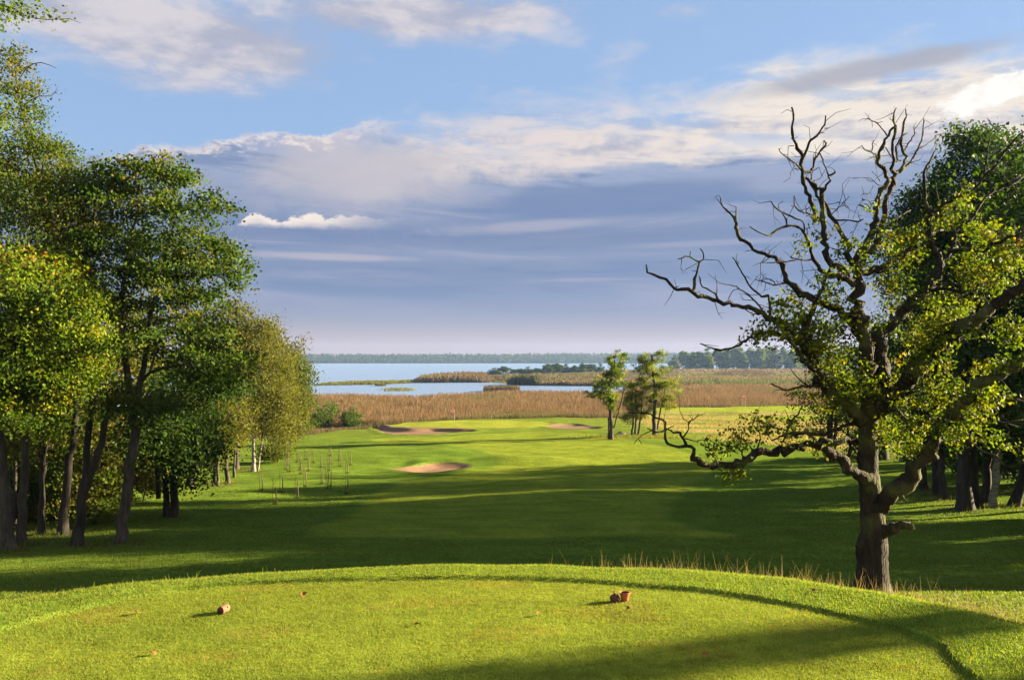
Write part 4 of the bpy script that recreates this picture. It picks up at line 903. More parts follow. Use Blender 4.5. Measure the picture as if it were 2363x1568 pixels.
    big('limb', [
        A6([(1248, 1015, 30), (1296, 962, 38), (1355, 905, 42), (1430, 838, 40), (1490, 768, 37), (1545, 690, 30), (1575, 640, 24), (1620, 550, 22), (1700, 455, 28), (1790, 370, 28), (1900, 292, 26), (2045, 212, 23), (2160, 120, 16)], -.1, -2.2),
        A6([(1390, 935, 14), (1400, 950, 9), (1420, 965, 3)], -.6, -.8),
        A6([(1290, 470, 22), (1350, 480, 18), (1420, 520, 15), (1500, 545, 13), (1540, 520, 9)], -.3, -1.0),
        A6([(1500, 540, 8), (1600, 440, 6), (1680, 360, 4), (1745, 270, 2.4)], -.9, -1.3), A6([(1600, 440, 4), (1560, 380, 3), (1500, 310, 2)], -1, -1.1),
        A6([(1845, 505, 5), (1880, 530, 6), (1940, 545, 6), (2045, 530, 5)], -1.6, -2), A6([(1750, 640, 4), (1830, 700, 4), (1900, 720, 3.4), (1935, 770, 2), (1990, 790, 1.4)], -1.6, -2),
        A6([(1900, 420, 5), (2000, 425, 6), (2060, 440, 5)], -1.9, -2.1), A6([(1560, 650, 6), (1600, 620, 5), (1620, 640, 3)], -1.2, -1.3),
    ], 'lowest right limb, thick and mossy, leaving the trunk at mid height')
    big('limb', [
        A6([(1225, 860, 34), (1160, 822, 26), (1110, 790, 24), (1060, 742, 22), (1010, 705, 18), (985, 688, 15)], -.1, -.9)], 'broken stub on the left of the trunk')
    big('limb', [
        A6([(1200, 640, 22), (1120, 640, 16), (1050, 648, 18), (945, 656, 18), (840, 672, 20), (720, 700, 20), (620, 712, 22), (560, 748, 22), (500, 780, 21), (430, 776, 18), (335, 762, 18), (292, 732, 17), (279, 735, 16)], .3, -.8),
        A4([(1190, 965, 18), (1192, 890, 15), (1150, 862, 12), (1080, 880, 10), (1020, 862, 9), (986, 820, 9), (975, 760, 8), (982, 692, 7), (920, 652, 6.4), (832, 616, 6), (690, 612, 2.8)], -.8, -1.3),
        A4([(1140, 856, 11), (1112, 800, 10), (1092, 766, 9), (1050, 762, 7), (988, 742, 6.5), (942, 762, 6), (890, 752, 5), (840, 735, 3)], -.9, -1.4),
        A4([(985, 752, 5), (1010, 730, 4), (1050, 714, 2.6)], -1, -1.1), A4([(885, 748, 4), (800, 790, 3.4), (740, 850, 2)], -1.3, -1.6), A4([(775, 812, 2), (800, 852, 1.4)], -1.4, -1.5),
        A4([(1120, 802, 6), (1160, 740, 5), (1166, 682, 4), (1200, 670, 3.4), (1240, 618, 2)], -.9, -.7), A4([(1165, 690, 3), (1125, 665, 2)], -.8, -.9), A4([(1195, 672, 2), (1165, 630, 1.6)], -.8, -.7),
        A4([(1130, 812, 5), (1210, 832, 4), (1255, 820, 3.4), (1305, 832, 2)], -.9, -.6), A4([(1240, 822, 2), (1225, 850, 1.4)], -.7, -.7),
        A6([(950, 660, 9), (900, 610, 8), (810, 602, 7), (700, 640, 4)], .1, -.8), A6([(810, 604, 9), (900, 600, 10), (980, 604, 10), (1060, 580, 10), (1120, 552, 10), (1180, 560, 14)], -.5, .1),
        A6([(740, 700, 5), (800, 545, 5), (840, 505, 4.4), (868, 462, 3)], -.3, -.6), A6([(560, 748, 5), (520, 680, 4), (420, 660, 2.4)], -.5, -1), A6([(620, 712, 4), (640, 610, 3), (600, 560, 2)], -.5, -.6), A6([(500, 790, 4), (510, 815, 3), (550, 835, 2)], -.6, -.9),
    ], 'long low limb reaching left over the fairway with a curled bare tip')
    # fine dead twigs
    tg = Geo()
    for q, rr in skel:
        for i in range(2, len(q)):
            if rr[i] < .085 and q[i][2] > -1.2 and rg.random() < .34:
                d = rg.normal(size=3); d[2] += .35; d /= np.linalg.norm(d); ln = .12 + .38 * rg.random() ** 2
                p1 = q[i] + d * ln * .5 + rg.normal(size=3) * .03; p2 = p1 + (d + rg.normal(size=3) * .45) * ln * .5
                tg.tube([q[i], p1, p2], [.007, .005, .0025], 4)
                if rg.random() < .4:
                    tg.tube([p1, p1 + (d + rg.normal(size=3) * .8) * ln * .35], [.004, .002], 4)
    # leaf clusters (traced regions, each spread in depth)
    cl5 = [(1050, 800, 45), (990, 920, 55), (1140, 890, 34), (1250, 980, 90), (1300, 1050, 70), (1390, 730, 42), (1430, 950, 90), (1480, 850, 60), (1500, 1010, 90), (1520, 1130, 95), (1600, 900, 95), (1690, 960, 90), (1620, 1040, 90),
           (1900, 740, 90), (1840, 800, 80), (1980, 690, 90), (2040, 860, 120), (2150, 900, 110), (930, 1330, 120), (860, 1400, 110), (1060, 1440, 140), (1180, 1250, 95), (1130, 1180, 60), (780, 1490, 95), (700, 1530, 60), (1560, 1200, 110),
           (1480, 1220, 70), (1830, 1340, 130), (1900, 1440, 140), (1780, 1440, 110), (2080, 1050, 130), (2200, 1080, 130), (2270, 1040, 110), (2180, 1180, 110), (2000, 1120, 100), (2260, 1480, 95), (1700, 1490, 90), (1460, 1440, 80), (1250, 1480, 120), (1120, 1540, 130),
           (1700, 1260, 90), (1960, 1330, 110), (1200, 1390, 90), (1720, 850, 60), (2320, 960, 70), (1580, 1330, 60)]
    cl6 = [(940, 120, 90), (880, 60, 90), (780, 60, 60), (1000, 220, 110), (1100, 240, 110), (1150, 330, 110), (1080, 400, 90), (1240, 330, 110), (1330, 360, 90), (1200, 420, 90), (1000, 420, 80), (1090, 300, 100), (1480, 170, 110), (1560, 90, 100), (1620, 200, 60), (1430, 220, 80), (1550, 380, 100),
           (1640, 330, 80), (1700, 480, 90), (1820, 400, 90), (1900, 420, 70), (1760, 560, 80), (1660, 600, 80), (1560, 560, 90), (1440, 620, 90), (1380, 580, 90), (1500, 680, 60), (1820, 570, 50), (1930, 660, 45), (1890, 640, 40), (1360, 480, 80), (1300, 600, 70), (1850, 260, 60), (1920, 240, 50), (1990, 60, 70), (2020, 240, 40),
           (1600, 460, 90), (1730, 380, 70), (1240, 560, 70), (960, 690, 45), (1350, 660, 60)]
    cl4x = [(410, 690, 55), (450, 640, 50), (520, 620, 55), (600, 545, 60), (640, 600, 55), (690, 570, 60), (760, 560, 60), (730, 610, 50), (800, 620, 45), (400, 730, 40), (480, 690, 40), (500, 822, 42), (545, 832, 24), (460, 838, 22), (880, 640, 45), (930, 680, 40), (860, 570, 40), (560, 660, 40)]
    S = np.vstack([q for q, r in skel]); 
    cents = []; sig = []; pal = []
    for conv, k, lst, dens in ((c5, px5, cl5, 1.0), (c6, px6, cl6, 1.0), (c6, px6, cl4x, .8)):
        for x, y, r in lst:
            a, c = conv(x, y); w = r * k * OD / F
            # the depth of the nearest limb under this region, so the leaves hang on real wood
            p = P(a, c, OD); sx = S[:, 0] / S[:, 1] * OD; sz = S[:, 2] / S[:, 1] * OD
            j = ((sx - p[0]) ** 2 + (sz - p[2]) ** 2).argmin(); dep = S[j, 1]
            n = max(4, int(dens * 17 * (w / .3) ** 2))
            for _ in range(n):
                v = rg.normal(size=3) * .48
                cents.append(P(a, c, dep) + v * np.array([w, max(w, .35) * 1.3, w]))
                pal.append(0)
    cents = np.array(cents)
    # twigs holding sprays: connect to nearest limb point
    D = cents
    idx = rg.permutation(len(D))[: int(len(D) * .45)]
    for i in idx:
        j = np.linalg.norm(S - D[i], axis=1).argmin()
        if np.linalg.norm(S[j] - D[i]) < 1.3:
            m = (S[j] + D[i]) / 2 + rg.normal(size=3) * .08 + np.array([0, 0, .04])
            tg.tube([S[j], m, D[i]], [.008, .006, .003], 4)
    tg.build('twigs', M_OAKBARK, root, origin=b)
    nl = 11
    q = rg.integers(10, 21, size=len(cents)); ii = np.repeat(np.arange(len(cents)), q)
    cen = cents[ii] + rg.normal(size=(len(ii), 3)) * np.array([.075, .075, .055])
    p0 = np.array(PAL['oak']); po = np.array(PAL['orange']); pg = np.array(PAL['green'])
    tint = p0[rg.integers(len(p0), size=len(cents))]
    sel = rg.random(len(cents)) < .006; tint[sel] = po[rg.integers(len(po), size=sel.sum())]
    sel = rg.random(len(cents)) < .15; tint[sel] = pg[rg.integers(len(pg), size=sel.sum())]
    for x, y, r in ((1960, 610, 26),):
        a, c = c5(x, y); pp = P(a, c, OD); dd = np.hypot(cents[:, 0] / cents[:, 1] * OD - pp[0], cents[:, 2] / cents[:, 1] * OD - pp[2])
        sel = dd < r * px5 * OD / F; tint[sel] = po[rg.integers(len(po), size=sel.sum())]
    cols = tint[ii] * (.7 + .6 * rg.random((len(ii), 1)))
    lg = Geo(); lg.add(*leaf_quads(cen, np.full(len(cen), .07), cols, rg, aspect=.62))
    lg.build('crown', M_OAKLEAF, root, smooth=False, origin=b)
build_oak()

# ------------------------------------------------------------------ tee markers
def lathe(prof, n=28):
    g = Geo(); a = np.arange(n) * 2 * math.pi / n
    prof = np.asarray(prof, float); k = len(prof)
    V = np.stack([prof[:, 0, None] * np.cos(a), prof[:, 0, None] * np.sin(a), np.repeat(prof[:, 1, None], n, 1)], -1).reshape(-1, 3)
    i = np.arange(k - 1)[:, None] * n; j = np.arange(n)[None, :]; j2 = (j + 1) % n
    g.add(V, np.stack([i + j, i + j2, i + n + j2, i + n + j], -1).reshape(-1, 4)); return g
def markers():
    s = 8.15 / F
    b = plane(1441, 1386, TEE_Z); b[2] = hz(b[0], b[1]); u = b[1] / F
    root = empty('flower_pot', b, 'upright orange terracotta pot used as tee marker', 'flower pot', 'terracotta tee markers')
    h = 20.5 * u
    prof = [(.1 * u, 1 * u), (7.6 * u, 0), (8.0 * u, .02 * h), (9.6 * u, .45 * h), (10.2 * u, .62 * h), (10.6 * u, .66 * h), (11.0 * u, .72 * h), (11.4 * u, .86 * h), (12.4 * u, .92 * h), (12.9 * u, .955 * h), (12.6 * u, .99 * h), (12.0 * u, h), (11.2 * u, .985 * h), (10.6 * u, .93 * h)]
    lathe(prof, 36).build('pot_body', M_TERRA, root)
    inn = [(10.6 * u, .93 * h), (10.0 * u, .7 * h), (8.2 * u, .25 * h), (.1 * u, .22 * h)]
    lathe(inn, 36).build('pot_inside', M_TERRADARK, root)
    b = plane(1417, 1388, TEE_Z); b[2] = hz(b[0], b[1]); u = b[1] / F
    root = empty('broken_pot', b, 'dark tipped over pot with pointed knob and flared lip beside the upright pot', 'flower pot', 'terracotta tee markers')
    h = 15 * u
    pr = [(.1 * u, 0), (7.0 * u, 0), (9.0 * u, .12 * h), (11 * u, .45 * h), (11.2 * u, .62 * h), (10.2 * u, .82 * h), (7.6 * u, 1.02 * h), (4.6 * u, 1.2 * h), (2.4 * u, 1.36 * h), (.1 * u, 1.42 * h)]
    o = lathe(pr, 30).build('pot_body', M_TERRADARK, root); o.rotation_euler = (0, math.radians(6), 0)
    k = Geo(); k.tube([(-.4 * u, 0, 1.36 * h), (-.4 * u, 0, 1.5 * h), (-.3 * u, 0, 1.64 * h), (-.7 * u, 0, 1.75 * h)], [2.0 * u, 1.3 * u, 1.2 * u, .9 * u], 10); k.build('knob', M_TERRADARK, root)
    k = lathe([(6 * u, 0), (7.4 * u, 3 * u), (9.0 * u, 5.4 * u), (9.4 * u, 5.0 * u), (7.8 * u, 2.4 * u), (6 * u, -.8 * u)], 26).build('flared_lip', M_TERRADARK, root)
    k.rotation_euler = (0, math.radians(62), math.radians(-14)); k.location = (5.2 * u, -.6 * u, .58 * h)
    # log marker
    b = plane(518, 1416, TEE_Z); b[2] = hz(b[0], b[1]); u = b[1] / F
    root = empty('log_marker', b, 'short pale log with dark red end lying on the tee', 'tee marker')
    R = 8.8 * u; ax = np.array([.25, .97, 0]); ax /= np.linalg.norm(ax); L_ = 26 * u
    n = 30; g = Geo()
    p0 = np.array([-8 * u, -4 * u, R * .97]); p1 = p0 + ax * L_
    g.tube([p0, p0 + ax * .02 * L_, p0 + ax * .5 * L_, p0 + ax * .97 * L_, p1], [R * .97, R, R * 1.01, R, R * .95], n, cap=True); g.build('log_side', M_LOG, root)
    g = Geo(); q = p0 - ax * .002; g.tube([p0, q], [R * .975, R * .97], n, cap=True); g.build('painted_end', M_LOGEND, root)
    sd = np.array([ax[1], -ax[0], 0]); nn = sd * .86 + np.array([0, 0, .5]); nn /= np.linalg.norm(nn)
    c = p0 + ax * L_ * .62 + nn * R * .99
    g = Geo(); g.tube([c - nn * R * .2, c + nn * R * .03], [2.4 * u, 2.4 * u], 14, cap=True); g.build('drilled_hole_shade', M_HOLESHADE, root)  # solid black plug, its colour stands for the shade inside the hole
markers()

# ------------------------------------------------------------------ staked saplings
def stakes():
    raw = [(245, 715, 1055), (535, 975, 1340), (670, 745, 1090), (990, 850, 1205), (1165, 580, 970), (1510, 600, 910), (1622, 700, 1020), (1685, 650, 970), (2028, 800, 1125),
           (750, 385, 620), (782, 310, 535), (818, 400, 660), (990, 245, 455), (1042, 370, 620), (1062, 435, 710), (1168, 195, 405), (1218, 355, 640), (1328, 240, 475),
           (1488, 330, 570), (1657, 360, 640), (1690, 240, 490), (1678, 145, 330), (1858, 195, 420), (1893, 290, 540), (2040, 440, 690), (2100, 260, 515)]
    ords = ['first', 'second', 'third', 'fourth', 'fifth', 'sixth', 'seventh', 'eighth', 'ninth', 'tenth']
    rows = [('nearest', [r for r in raw if r[2] > 850]), ('middle', sorted([r for r in raw if 540 < r[2] <= 850])), ('farthest', sorted([r for r in raw if r[2] <= 540]))]
    rg = np.random.default_rng(5)
    for rn, lst in rows:
        for i, (x, yt, yb) in enumerate(sorted(lst)):
            V = lambda a, c: ((980 + a / 5.37) / 1.6935, (1720 + c / 5.37) / 1.6935)
            bx, by = V(x, yb); tx, ty = V(x, yt)
            b = G(bx, by); d = b[1]; h = (by - ty) * d / F
            root = empty('staked_sapling', b, f'wooden stake with thin sapling, {ords[i]} from the left in the {rn} row', 'stake', 'staked saplings on the left slope')
            g = Geo(); lean = rg.normal(size=2) * .05
            w = .036
            pts = np.array([(0, 0, -.15), (.012 * rg.normal(), 0, h * .3), (lean[0] * .6 + .012 * rg.normal(), 0, h * .65), (lean[0], lean[1], h)])
            g.tube(*catmull(pts, [w, w, w * .95, w * .85], .15), 8, rough=.06, rg=rg); g.build('stake', M_STAKE, root)
            g = Geo(); o = np.array([-.16 - .1 * rg.random(), .05, 0]); hh = h * (1.25 + .35 * rg.random())
            sp = np.array([o + (0, 0, -.05), o + (.02, 0, hh * .5), o + (.05 * rg.normal(), 0, hh)])
            g.tube(*catmull(sp, [.014, .011, .005], .2), 5)
            lv = []
            for q in range(5):
                t = .5 + .5 * rg.random(); p = sp[0] * (1 - t) + sp[2] * t; dd = rg.normal(size=3) * .25; dd[2] = abs(dd[2])
                g.tube([p, p + dd], [.006, .003], 3); lv += [p + dd * k for k in (.5, .8, 1.0)]
            g.build('sapling_stem', M_DARKBARK, root)
            lv = np.array(lv); c = np.tile(np.array((.06, .07, .012)), (len(lv), 1))
            lg = Geo(); lg.add(*leaf_quads(lv + rg.normal(size=lv.shape) * .05, np.full(len(lv), .07), c, rg)); lg.build('leaves', M_LEAF, root, smooth=False)
            # clump of grass left round the foot
            n = 60; a = rg.random(n) * 6.28; rr = rg.random(n) * .2
            bb = np.stack([rr * np.cos(a) - .06, rr * np.sin(a), np.zeros(n) - .02], 1)
            V3, Q3, C3 = blades(bb, .10 + .14 * rg.random(n), .02, np.tile((.035, .06, .006), (n, 1)), rg)
            gg = Geo(); gg.add(V3, Q3, C3); gg.build('grass_tuft', M_GRASS, root, smooth=False)
def blades(base, h, w, cols, rg, lean=.35, tipcol=None):
    """one bent blade = 2 stacked quads -> here one quad that tapers to its tip"""
    n = len(base); a = rg.random(n) * 6.283; s = np.stack([np.cos(a), np.sin(a), np.zeros(n)], 1)
    h = np.broadcast_to(h, n)[:, None]; w = np.broadcast_to(w, n)[:, None]
    l = rg.normal(size=(n, 3)) * lean; l[:, 2] = 0
    t = base + np.array([0, 0, 1]) * h + l * h
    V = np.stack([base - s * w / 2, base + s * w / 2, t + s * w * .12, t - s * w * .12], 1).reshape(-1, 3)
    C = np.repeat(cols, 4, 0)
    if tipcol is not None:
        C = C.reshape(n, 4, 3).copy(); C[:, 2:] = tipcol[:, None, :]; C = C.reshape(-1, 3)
    return V, np.arange(4 * n).reshape(-1, 4), C
stakes()

def fallen_leaves():
    rg = np.random.default_rng(77); m = plain_mat('fallen_leaf_brown', (.16, .07, .02), .8, .1, 80)
    sp = [(318, 1417, 'brown fallen leaf left of the log marker on the tee', .03), (353, 1510, 'small brown fallen leaf in the left front of the tee', .028), (1625, 1515, 'dark fallen leaf in the right front of the tee', .03), (1880, 1374, 'brown fallen leaf on the collar in front of the oak', .035), (1240, 1420, 'curled brown fallen leaf in the middle of the tee', .028), (960, 1446, 'tan fallen leaf between the tee markers', .028), (1450, 1410, 'dark fallen leaf just in front of the upright pot', .03), (700, 1372, 'brown fallen leaf near the far edge of the tee', .03)]
    for px, py, lab, s in sp:
        b = plane(px, py, TEE_Z); b[2] = hz(b[0], b[1]) + .022
        n = 10; a = np.arange(n) * 2 * math.pi / n
        r = s * (1 + .35 * np.cos(3 * a)) * (.7 + .3 * rg.random(n))
        ring = np.stack([r * np.cos(a) * 1.2, r * np.sin(a), .010 * np.cos(2 * a) + .008], 1)
        V = np.vstack([[[0, 0, 0.002]], ring]); Q = [(0, 1 + i, 1 + (i + 1) % n) for i in range(n)]
        o = obj('fallen_leaf', mesh_np('fallen_leaf', V, Q), m); o.location = b; o.rotation_euler = (rg.normal() * .3, rg.normal() * .3, rg.random() * 6)
        tag(o, lab, 'leaf', 'fallen leaves on the tee')
fallen_leaves()
def flags():
    for (px, pb, pt_, fw, lab) in [(1048, 969, 943, 4, 'pin flag on the near green by the long bunker'), (1719, 949, 922, 4, 'pin flag on the bright far green right of the young trees')]:
        if px < 1200:
            d = 158.0
            x = P(px, pb, d)[0]
        else:
            d = 205.0; x = P(px, pb, d)[0]
        b = np.array([x, d, hz(x, d)]); h = (pb - pt_) * d / F
        root = empty('golf_flag', b, lab, 'flag', 'pin flags')
        g = Geo(); g.tube([(0, 0, -.05), (0, 0, h)], [.008, .006], 6); g.build('flag_pole', M_WHITE, root)
        n = 9; V = []
        for i in range(n):
            t = i / (n - 1)
            for z in (h, h - .5):
                V.append((-.75 * t, .07 * math.sin(t * 6) * t, z - .10 * t * t))
        Q = [(2 * i, 2 * i + 1, 2 * i + 3, 2 * i + 2) for i in range(n - 1)]
        V = np.array(V); V2 = V + np.array([0, .012, 0]); 
        g = Geo(); g.add(V, Q); g.add(V2, [q[::-1] for q in Q]); g.build('flag_cloth', M_FLAG, root)
flags()
# ------------------------------------------------------------------ grass, reeds, marsh
def stuff(name, V, Q, C, mat, lab, cat):
    o = obj(name, mesh_np(name, V, Q, C), mat); tag(o, lab, cat, kind='stuff'); return o
def tee_grass():
    rg = np.random.default_rng(21)
    n = 560000
    x = rg.uniform(-6.5, 5.5, n); y = 3.2 + 7.0 * rg.random(n) ** 1.15
    vis = abs(x) < .66 * y + .3
    x, y = x[vis], y[vis]
    i = sdf(x, y, TEE_IN); keep = i < -.01; x, y = x[keep], y[keep]
    z = height(x, y)
    w = wav(x, y, 1.1, 40) * .5 + wav(x, y, .35, 41) * .4
    pal = np.array([(0.1261, 0.1592, 0.02474), (0.1392, 0.1757, 0.0273), (0.1088, 0.1373, 0.02133), (0.1938, 0.1812, 0.02814)])
    c = pal[rg.integers(4, size=len(x))] * (.8 + .4 * rg.random((len(x), 1)))
    c = c * (1 - .10 * np.clip(w, -1.5, 1.5))[:, None]
    dr = (wav(x - 2, y * 2.5, 1.7, 42) + .9 * np.exp(-((x - .3) / 1.5) ** 2 - ((y - 7.9) / .6) ** 2) > 1.0) & (rg.random(len(x)) < .55); c[dr] = (0.1919, 0.1386, 0.03731)
    h = .012 + .011 * rg.random(len(x))
    V, Q, C = blades(np.stack([x, y, z - .004], 1), h, .0045, c, rg, lean=.7)
    stuff('tee_grass', V, Q, C, M_GRASS, 'short mown grass of the teeing ground', 'grass')
    n = 330000
    x = rg.uniform(-7, 6.5, n); y = rg.uniform(3.2, 11.2, n)
    o = sdf(x, y, TEE_OUT); i = sdf(x, y, TEE_IN); k = (i > .0) & (o < .55) & (abs(x) < .68 * y + .3); x, y, o, i = x[k], y[k], o[k], i[k]
    z = height(x, y)
    pal = np.array([(0.1039, 0.1373, 0.02133), (0.1163, 0.1537, 0.02387), (0.09144, 0.1208, 0.01877), (0.1626, 0.1592, 0.02474)])
    c = pal[rg.integers(4, size=len(x))] * (.8 + .4 * rg.random((len(x), 1)))
    h = (.015 + .014 * rg.random(len(x))) * (1 + .8 * ss(o, .2, .5) * rg.random(len(x)) + .8 * ss(-x, 2, 4.5) * ss(o, -.1, .4))
    V, Q, C = blades(np.stack([x, y, z - .006], 1), h, .0075, c, rg, lean=.5)
    stuff('collar_grass', V, Q, C, M_GRASS, 'longer grass collar round the teeing ground', 'grass')
    # left fringe, uncut
    n = 26000
    x = rg.uniform(-8.5, -1.2, n); y = rg.uniform(5, 11, n); o = sdf(x, y, TEE_OUT); k = (o > .35) & (o < 1.2) & (rg.random(n) < .8 * ss(-x, 2.2, 5)); x, y, o = x[k], y[k], o[k]
    z = height(x, y); c = np.array([(0.08794, 0.1279, 0.02046), (0.1173, 0.1386, 0.02218), (0.1492, 0.1386, 0.03198)])[rg.integers(3, size=len(x))] * (.8 + .4 * rg.random((len(x), 1)))
    V, Q, C = blades(np.stack([x, y, z - .01], 1), .04 + .09 * rg.random(len(x)) ** 2.5, .008, c, rg, lean=.4)
    stuff('uncut_grass', V, Q, C, M_GRASS, 'uncut green grass along the left edge of the tee bank', 'grass')
    # dry stalks on the bank edge and round the oak foot
    pts = []
    n = 34000
    x = rg.uniform(-.5, 8.6, n); y = rg.uniform(6.5, 16.4, n); o = sdf(x, y, TEE_OUT)
    den = ss(x, .2, 1.8) * ((o > .25) & (o < 1.3)) * (.35 + .3 * (wav(x, y, .9, 43) > .1)) + .5 * ((o > .8) & (o < 6.5) & (abs(x - 4.8 - .22 * (y - 9.5)) < 1.6 + .1 * o) & (x > 3))
    k = rg.random(n) < den; x, y = x[k], y[k]
    a = rg.random(260) * 6.28; r = .30 + .35 * rg.random(260); ob = P(2013, 1370, 15.7)
    x = np.append(x, ob[0] + r * np.cos(a)); y = np.append(y, 15.7 + r * np.sin(a))
    z = height(x, y); c = np.array([(0.3518, 0.2558, 0.1066), (0.2772, 0.2025, 0.07995), (0.2132, 0.1919, 0.0533)])[rg.integers(3, size=len(x))] * (.8 + .4 * rg.random((len(x), 1)))
    hh = .06 + .24 * rg.random(len(x)) ** 3.4
    V, Q, C = blades(np.stack([x, y, z - .01], 1), hh, .0036, c, rg, lean=.3)
    stuff('dry_stalks', V, Q, C, M_REED, 'dry straw coloured stalks along the bank edge and oak foot', 'dry grass')
tee_grass()
def rough_grass():
    rg = np.random.default_rng(22)
    n = 200000
    d = np.exp(rg.uniform(math.log(11), math.log(60), n)); x = d * rg.uniform(-.68, .68, n)
    z = height(x, d); o = sdf(x, d, TEE_OUT); f = sdf(x, d, FAIRWAY); k = (o > 1.0) & (f > .3)
    x, d, z = x[k], d[k], z[k]
    w = wav(x, d, 4, 51); c = np.array([(0.06473, 0.09605, 0.0145), (0.08443, 0.113, 0.01706), (0.05347, 0.08135, 0.01228), (0.1126, 0.113, 0.01706)])[rg.integers(4, size=len(x))] * (.8 + .4 * rg.random((len(x), 1)))
    h = (.035 + .04 * rg.random(len(x))) * (1 + .35 * np.clip(w, 0, 2))
    V, Q, C = blades(np.stack([x, d, z - .01], 1), h, .012 + .0006 * d, c, rg, lean=.6)
    stuff('rough_grass', V, Q, C, M_GRASS, 'green rough in the shaded valley', 'grass')
    # tall dry grass, right middle distance, and tufts round the young trees
    n = 60000
    y = rg.uniform(84, 193, n); x = rg.uniform(20, 75, n) * (y / 120) ** .6
    lim = np.interp(y, [85, 115, 150, 215], [34, 27, 22, 24])
    g2 = np.minimum(sdf(x, y, GREEN2), sdf(x, y, GREEN2B))
    k = (x > lim) & (wav(x, y * 2.2, 16, 14) > -.5) & (g2 > .8) & (rg.random(n) < .75); x, y = x[k], y[k]
    z = height(x, y); c = np.array([(0.3091, 0.2239, 0.09061), (0.2558, 0.1919, 0.06929), (0.2025, 0.1812, 0.0533)])[rg.integers(3, size=len(x))] * (.8 + .4 * rg.random((len(x), 1)))
    V, Q, C = blades(np.stack([x, y, z - .02], 1), (.2 + .3 * rg.random(len(x))) * np.where(y > 180, .5, 1), .06, c, rg, lean=.3)
    stuff('tall_dry_grass', V, Q, C, M_REED, 'tall tan dry grass right of the young trees', 'dry grass')
    n = 2600
    q = G(1462, 1008); x = q[0] + rg.normal(size=n) * 3.4; y = q[1] + rg.normal(size=n) * 1.3
    z = height(x, y); c = np.array([(0.09594, 0.09594, 0.01579), (0.1492, 0.1279, 0.03198), (0.07036, 0.07995, 0.01279)])[rg.integers(3, size=n)] * (.8 + .4 * rg.random((n, 1)))
    V, Q, C = blades(np.stack([x, y, z - .02], 1), .15 + .3 * rg.random(n), .05, c, rg, lean=.35)
    stuff('uncut_grass', V, Q, C, M_GRASS, 'long uncut grass patch under the three young trees', 'grass')
    B = []
    for bx, by in TRUNK_FEET:
        if by > 90: continue
        k = 110; a = rg.random(k) * 6.283; r = .2 + .9 * rg.random(k) ** 1.3; B.append(np.stack([bx + r * np.cos(a), by + r * np.sin(a)], 1))
    B = np.vstack(B); z = height(B[:, 0].copy(), B[:, 1].copy()); n = len(B)
    c = np.array([(0.055, 0.085, 0.0136), (0.08, 0.1, 0.016), (0.11, 0.1, 0.03)])[rg.integers(3, size=n)] * (.8 + .4 * rg.random((n, 1)))
    V, Q, C = blades(np.stack([B[:, 0], B[:, 1], z - .02], 1), .10 + .26 * rg.random(n) ** 1.6, .022, c, rg, lean=.4)
    stuff('uncut_grass', V, Q, C, M_GRASS, 'untrimmed grass round the feet of the trees', 'grass')
rough_grass()

def reed_patch(name, lab, poly, n, h, w, cols, tips, seed, z=None, zone=None, weight=None):
    rg = np.random.default_rng(seed)
    poly = np.asarray(poly, float); lo = poly.min(0); hi = poly.max(0)
    p = lo + (hi - lo) * rg.random((int(n * 2.2), 2)); k = sdf(p[:, 0], p[:, 1] , poly) < 0; p = p[k][:n]
    tp = .35 + .65 * ss(-sdf(p[:, 0] / 6, p[:, 1], poly / np.array([6, 1])), 0, min(3.5, (hi[1] - lo[1]) * .4))
    r = np.array([ray(a, b) for a, b in p]); q = r * (((z or -13.7)) / r[:, 2])[:, None]
    return q, rg, tp
def add_reeds(name, lab, q, rg, h, w, cols, tips, cat='reeds', tp=None):
    zz = height(q[:, 0].copy(), q[:, 1].copy()); k = zz > LAKE_Z - .35; q = q[k]; tp = 1 if tp is None else tp[k]; zz = np.maximum(zz[k], LAKE_Z)
    ci = rg.integers(len(cols), size=len(q)); cols = np.array(cols)[ci]; tips = np.array(tips)[rg.integers(len(tips), size=len(q))]
    v = wav(q[:, 0], q[:, 1] * .5, 40, 60) * .09 + wav(q[:, 0], q[:, 1], 12, 61) * .08
    f = (.85 + .3 * rg.random((len(q), 1)))
    pm = ss(wav(q[:, 0], q[:, 1] * .35, 46, 64) + .5 * wav(q[:, 0], q[:, 1] * .5, 17, 65), .3, 1.6)[:, None] * .75
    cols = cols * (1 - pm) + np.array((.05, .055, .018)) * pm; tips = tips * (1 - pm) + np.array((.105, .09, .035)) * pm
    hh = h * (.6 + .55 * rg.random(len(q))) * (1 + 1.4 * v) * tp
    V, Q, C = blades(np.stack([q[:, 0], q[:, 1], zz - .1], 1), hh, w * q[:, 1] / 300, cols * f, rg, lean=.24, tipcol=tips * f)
    V = V.reshape(-1, 4, 3); V = V.reshape(-1, 3)
    stuff(name, V, Q, C, M_REED, lab, cat)
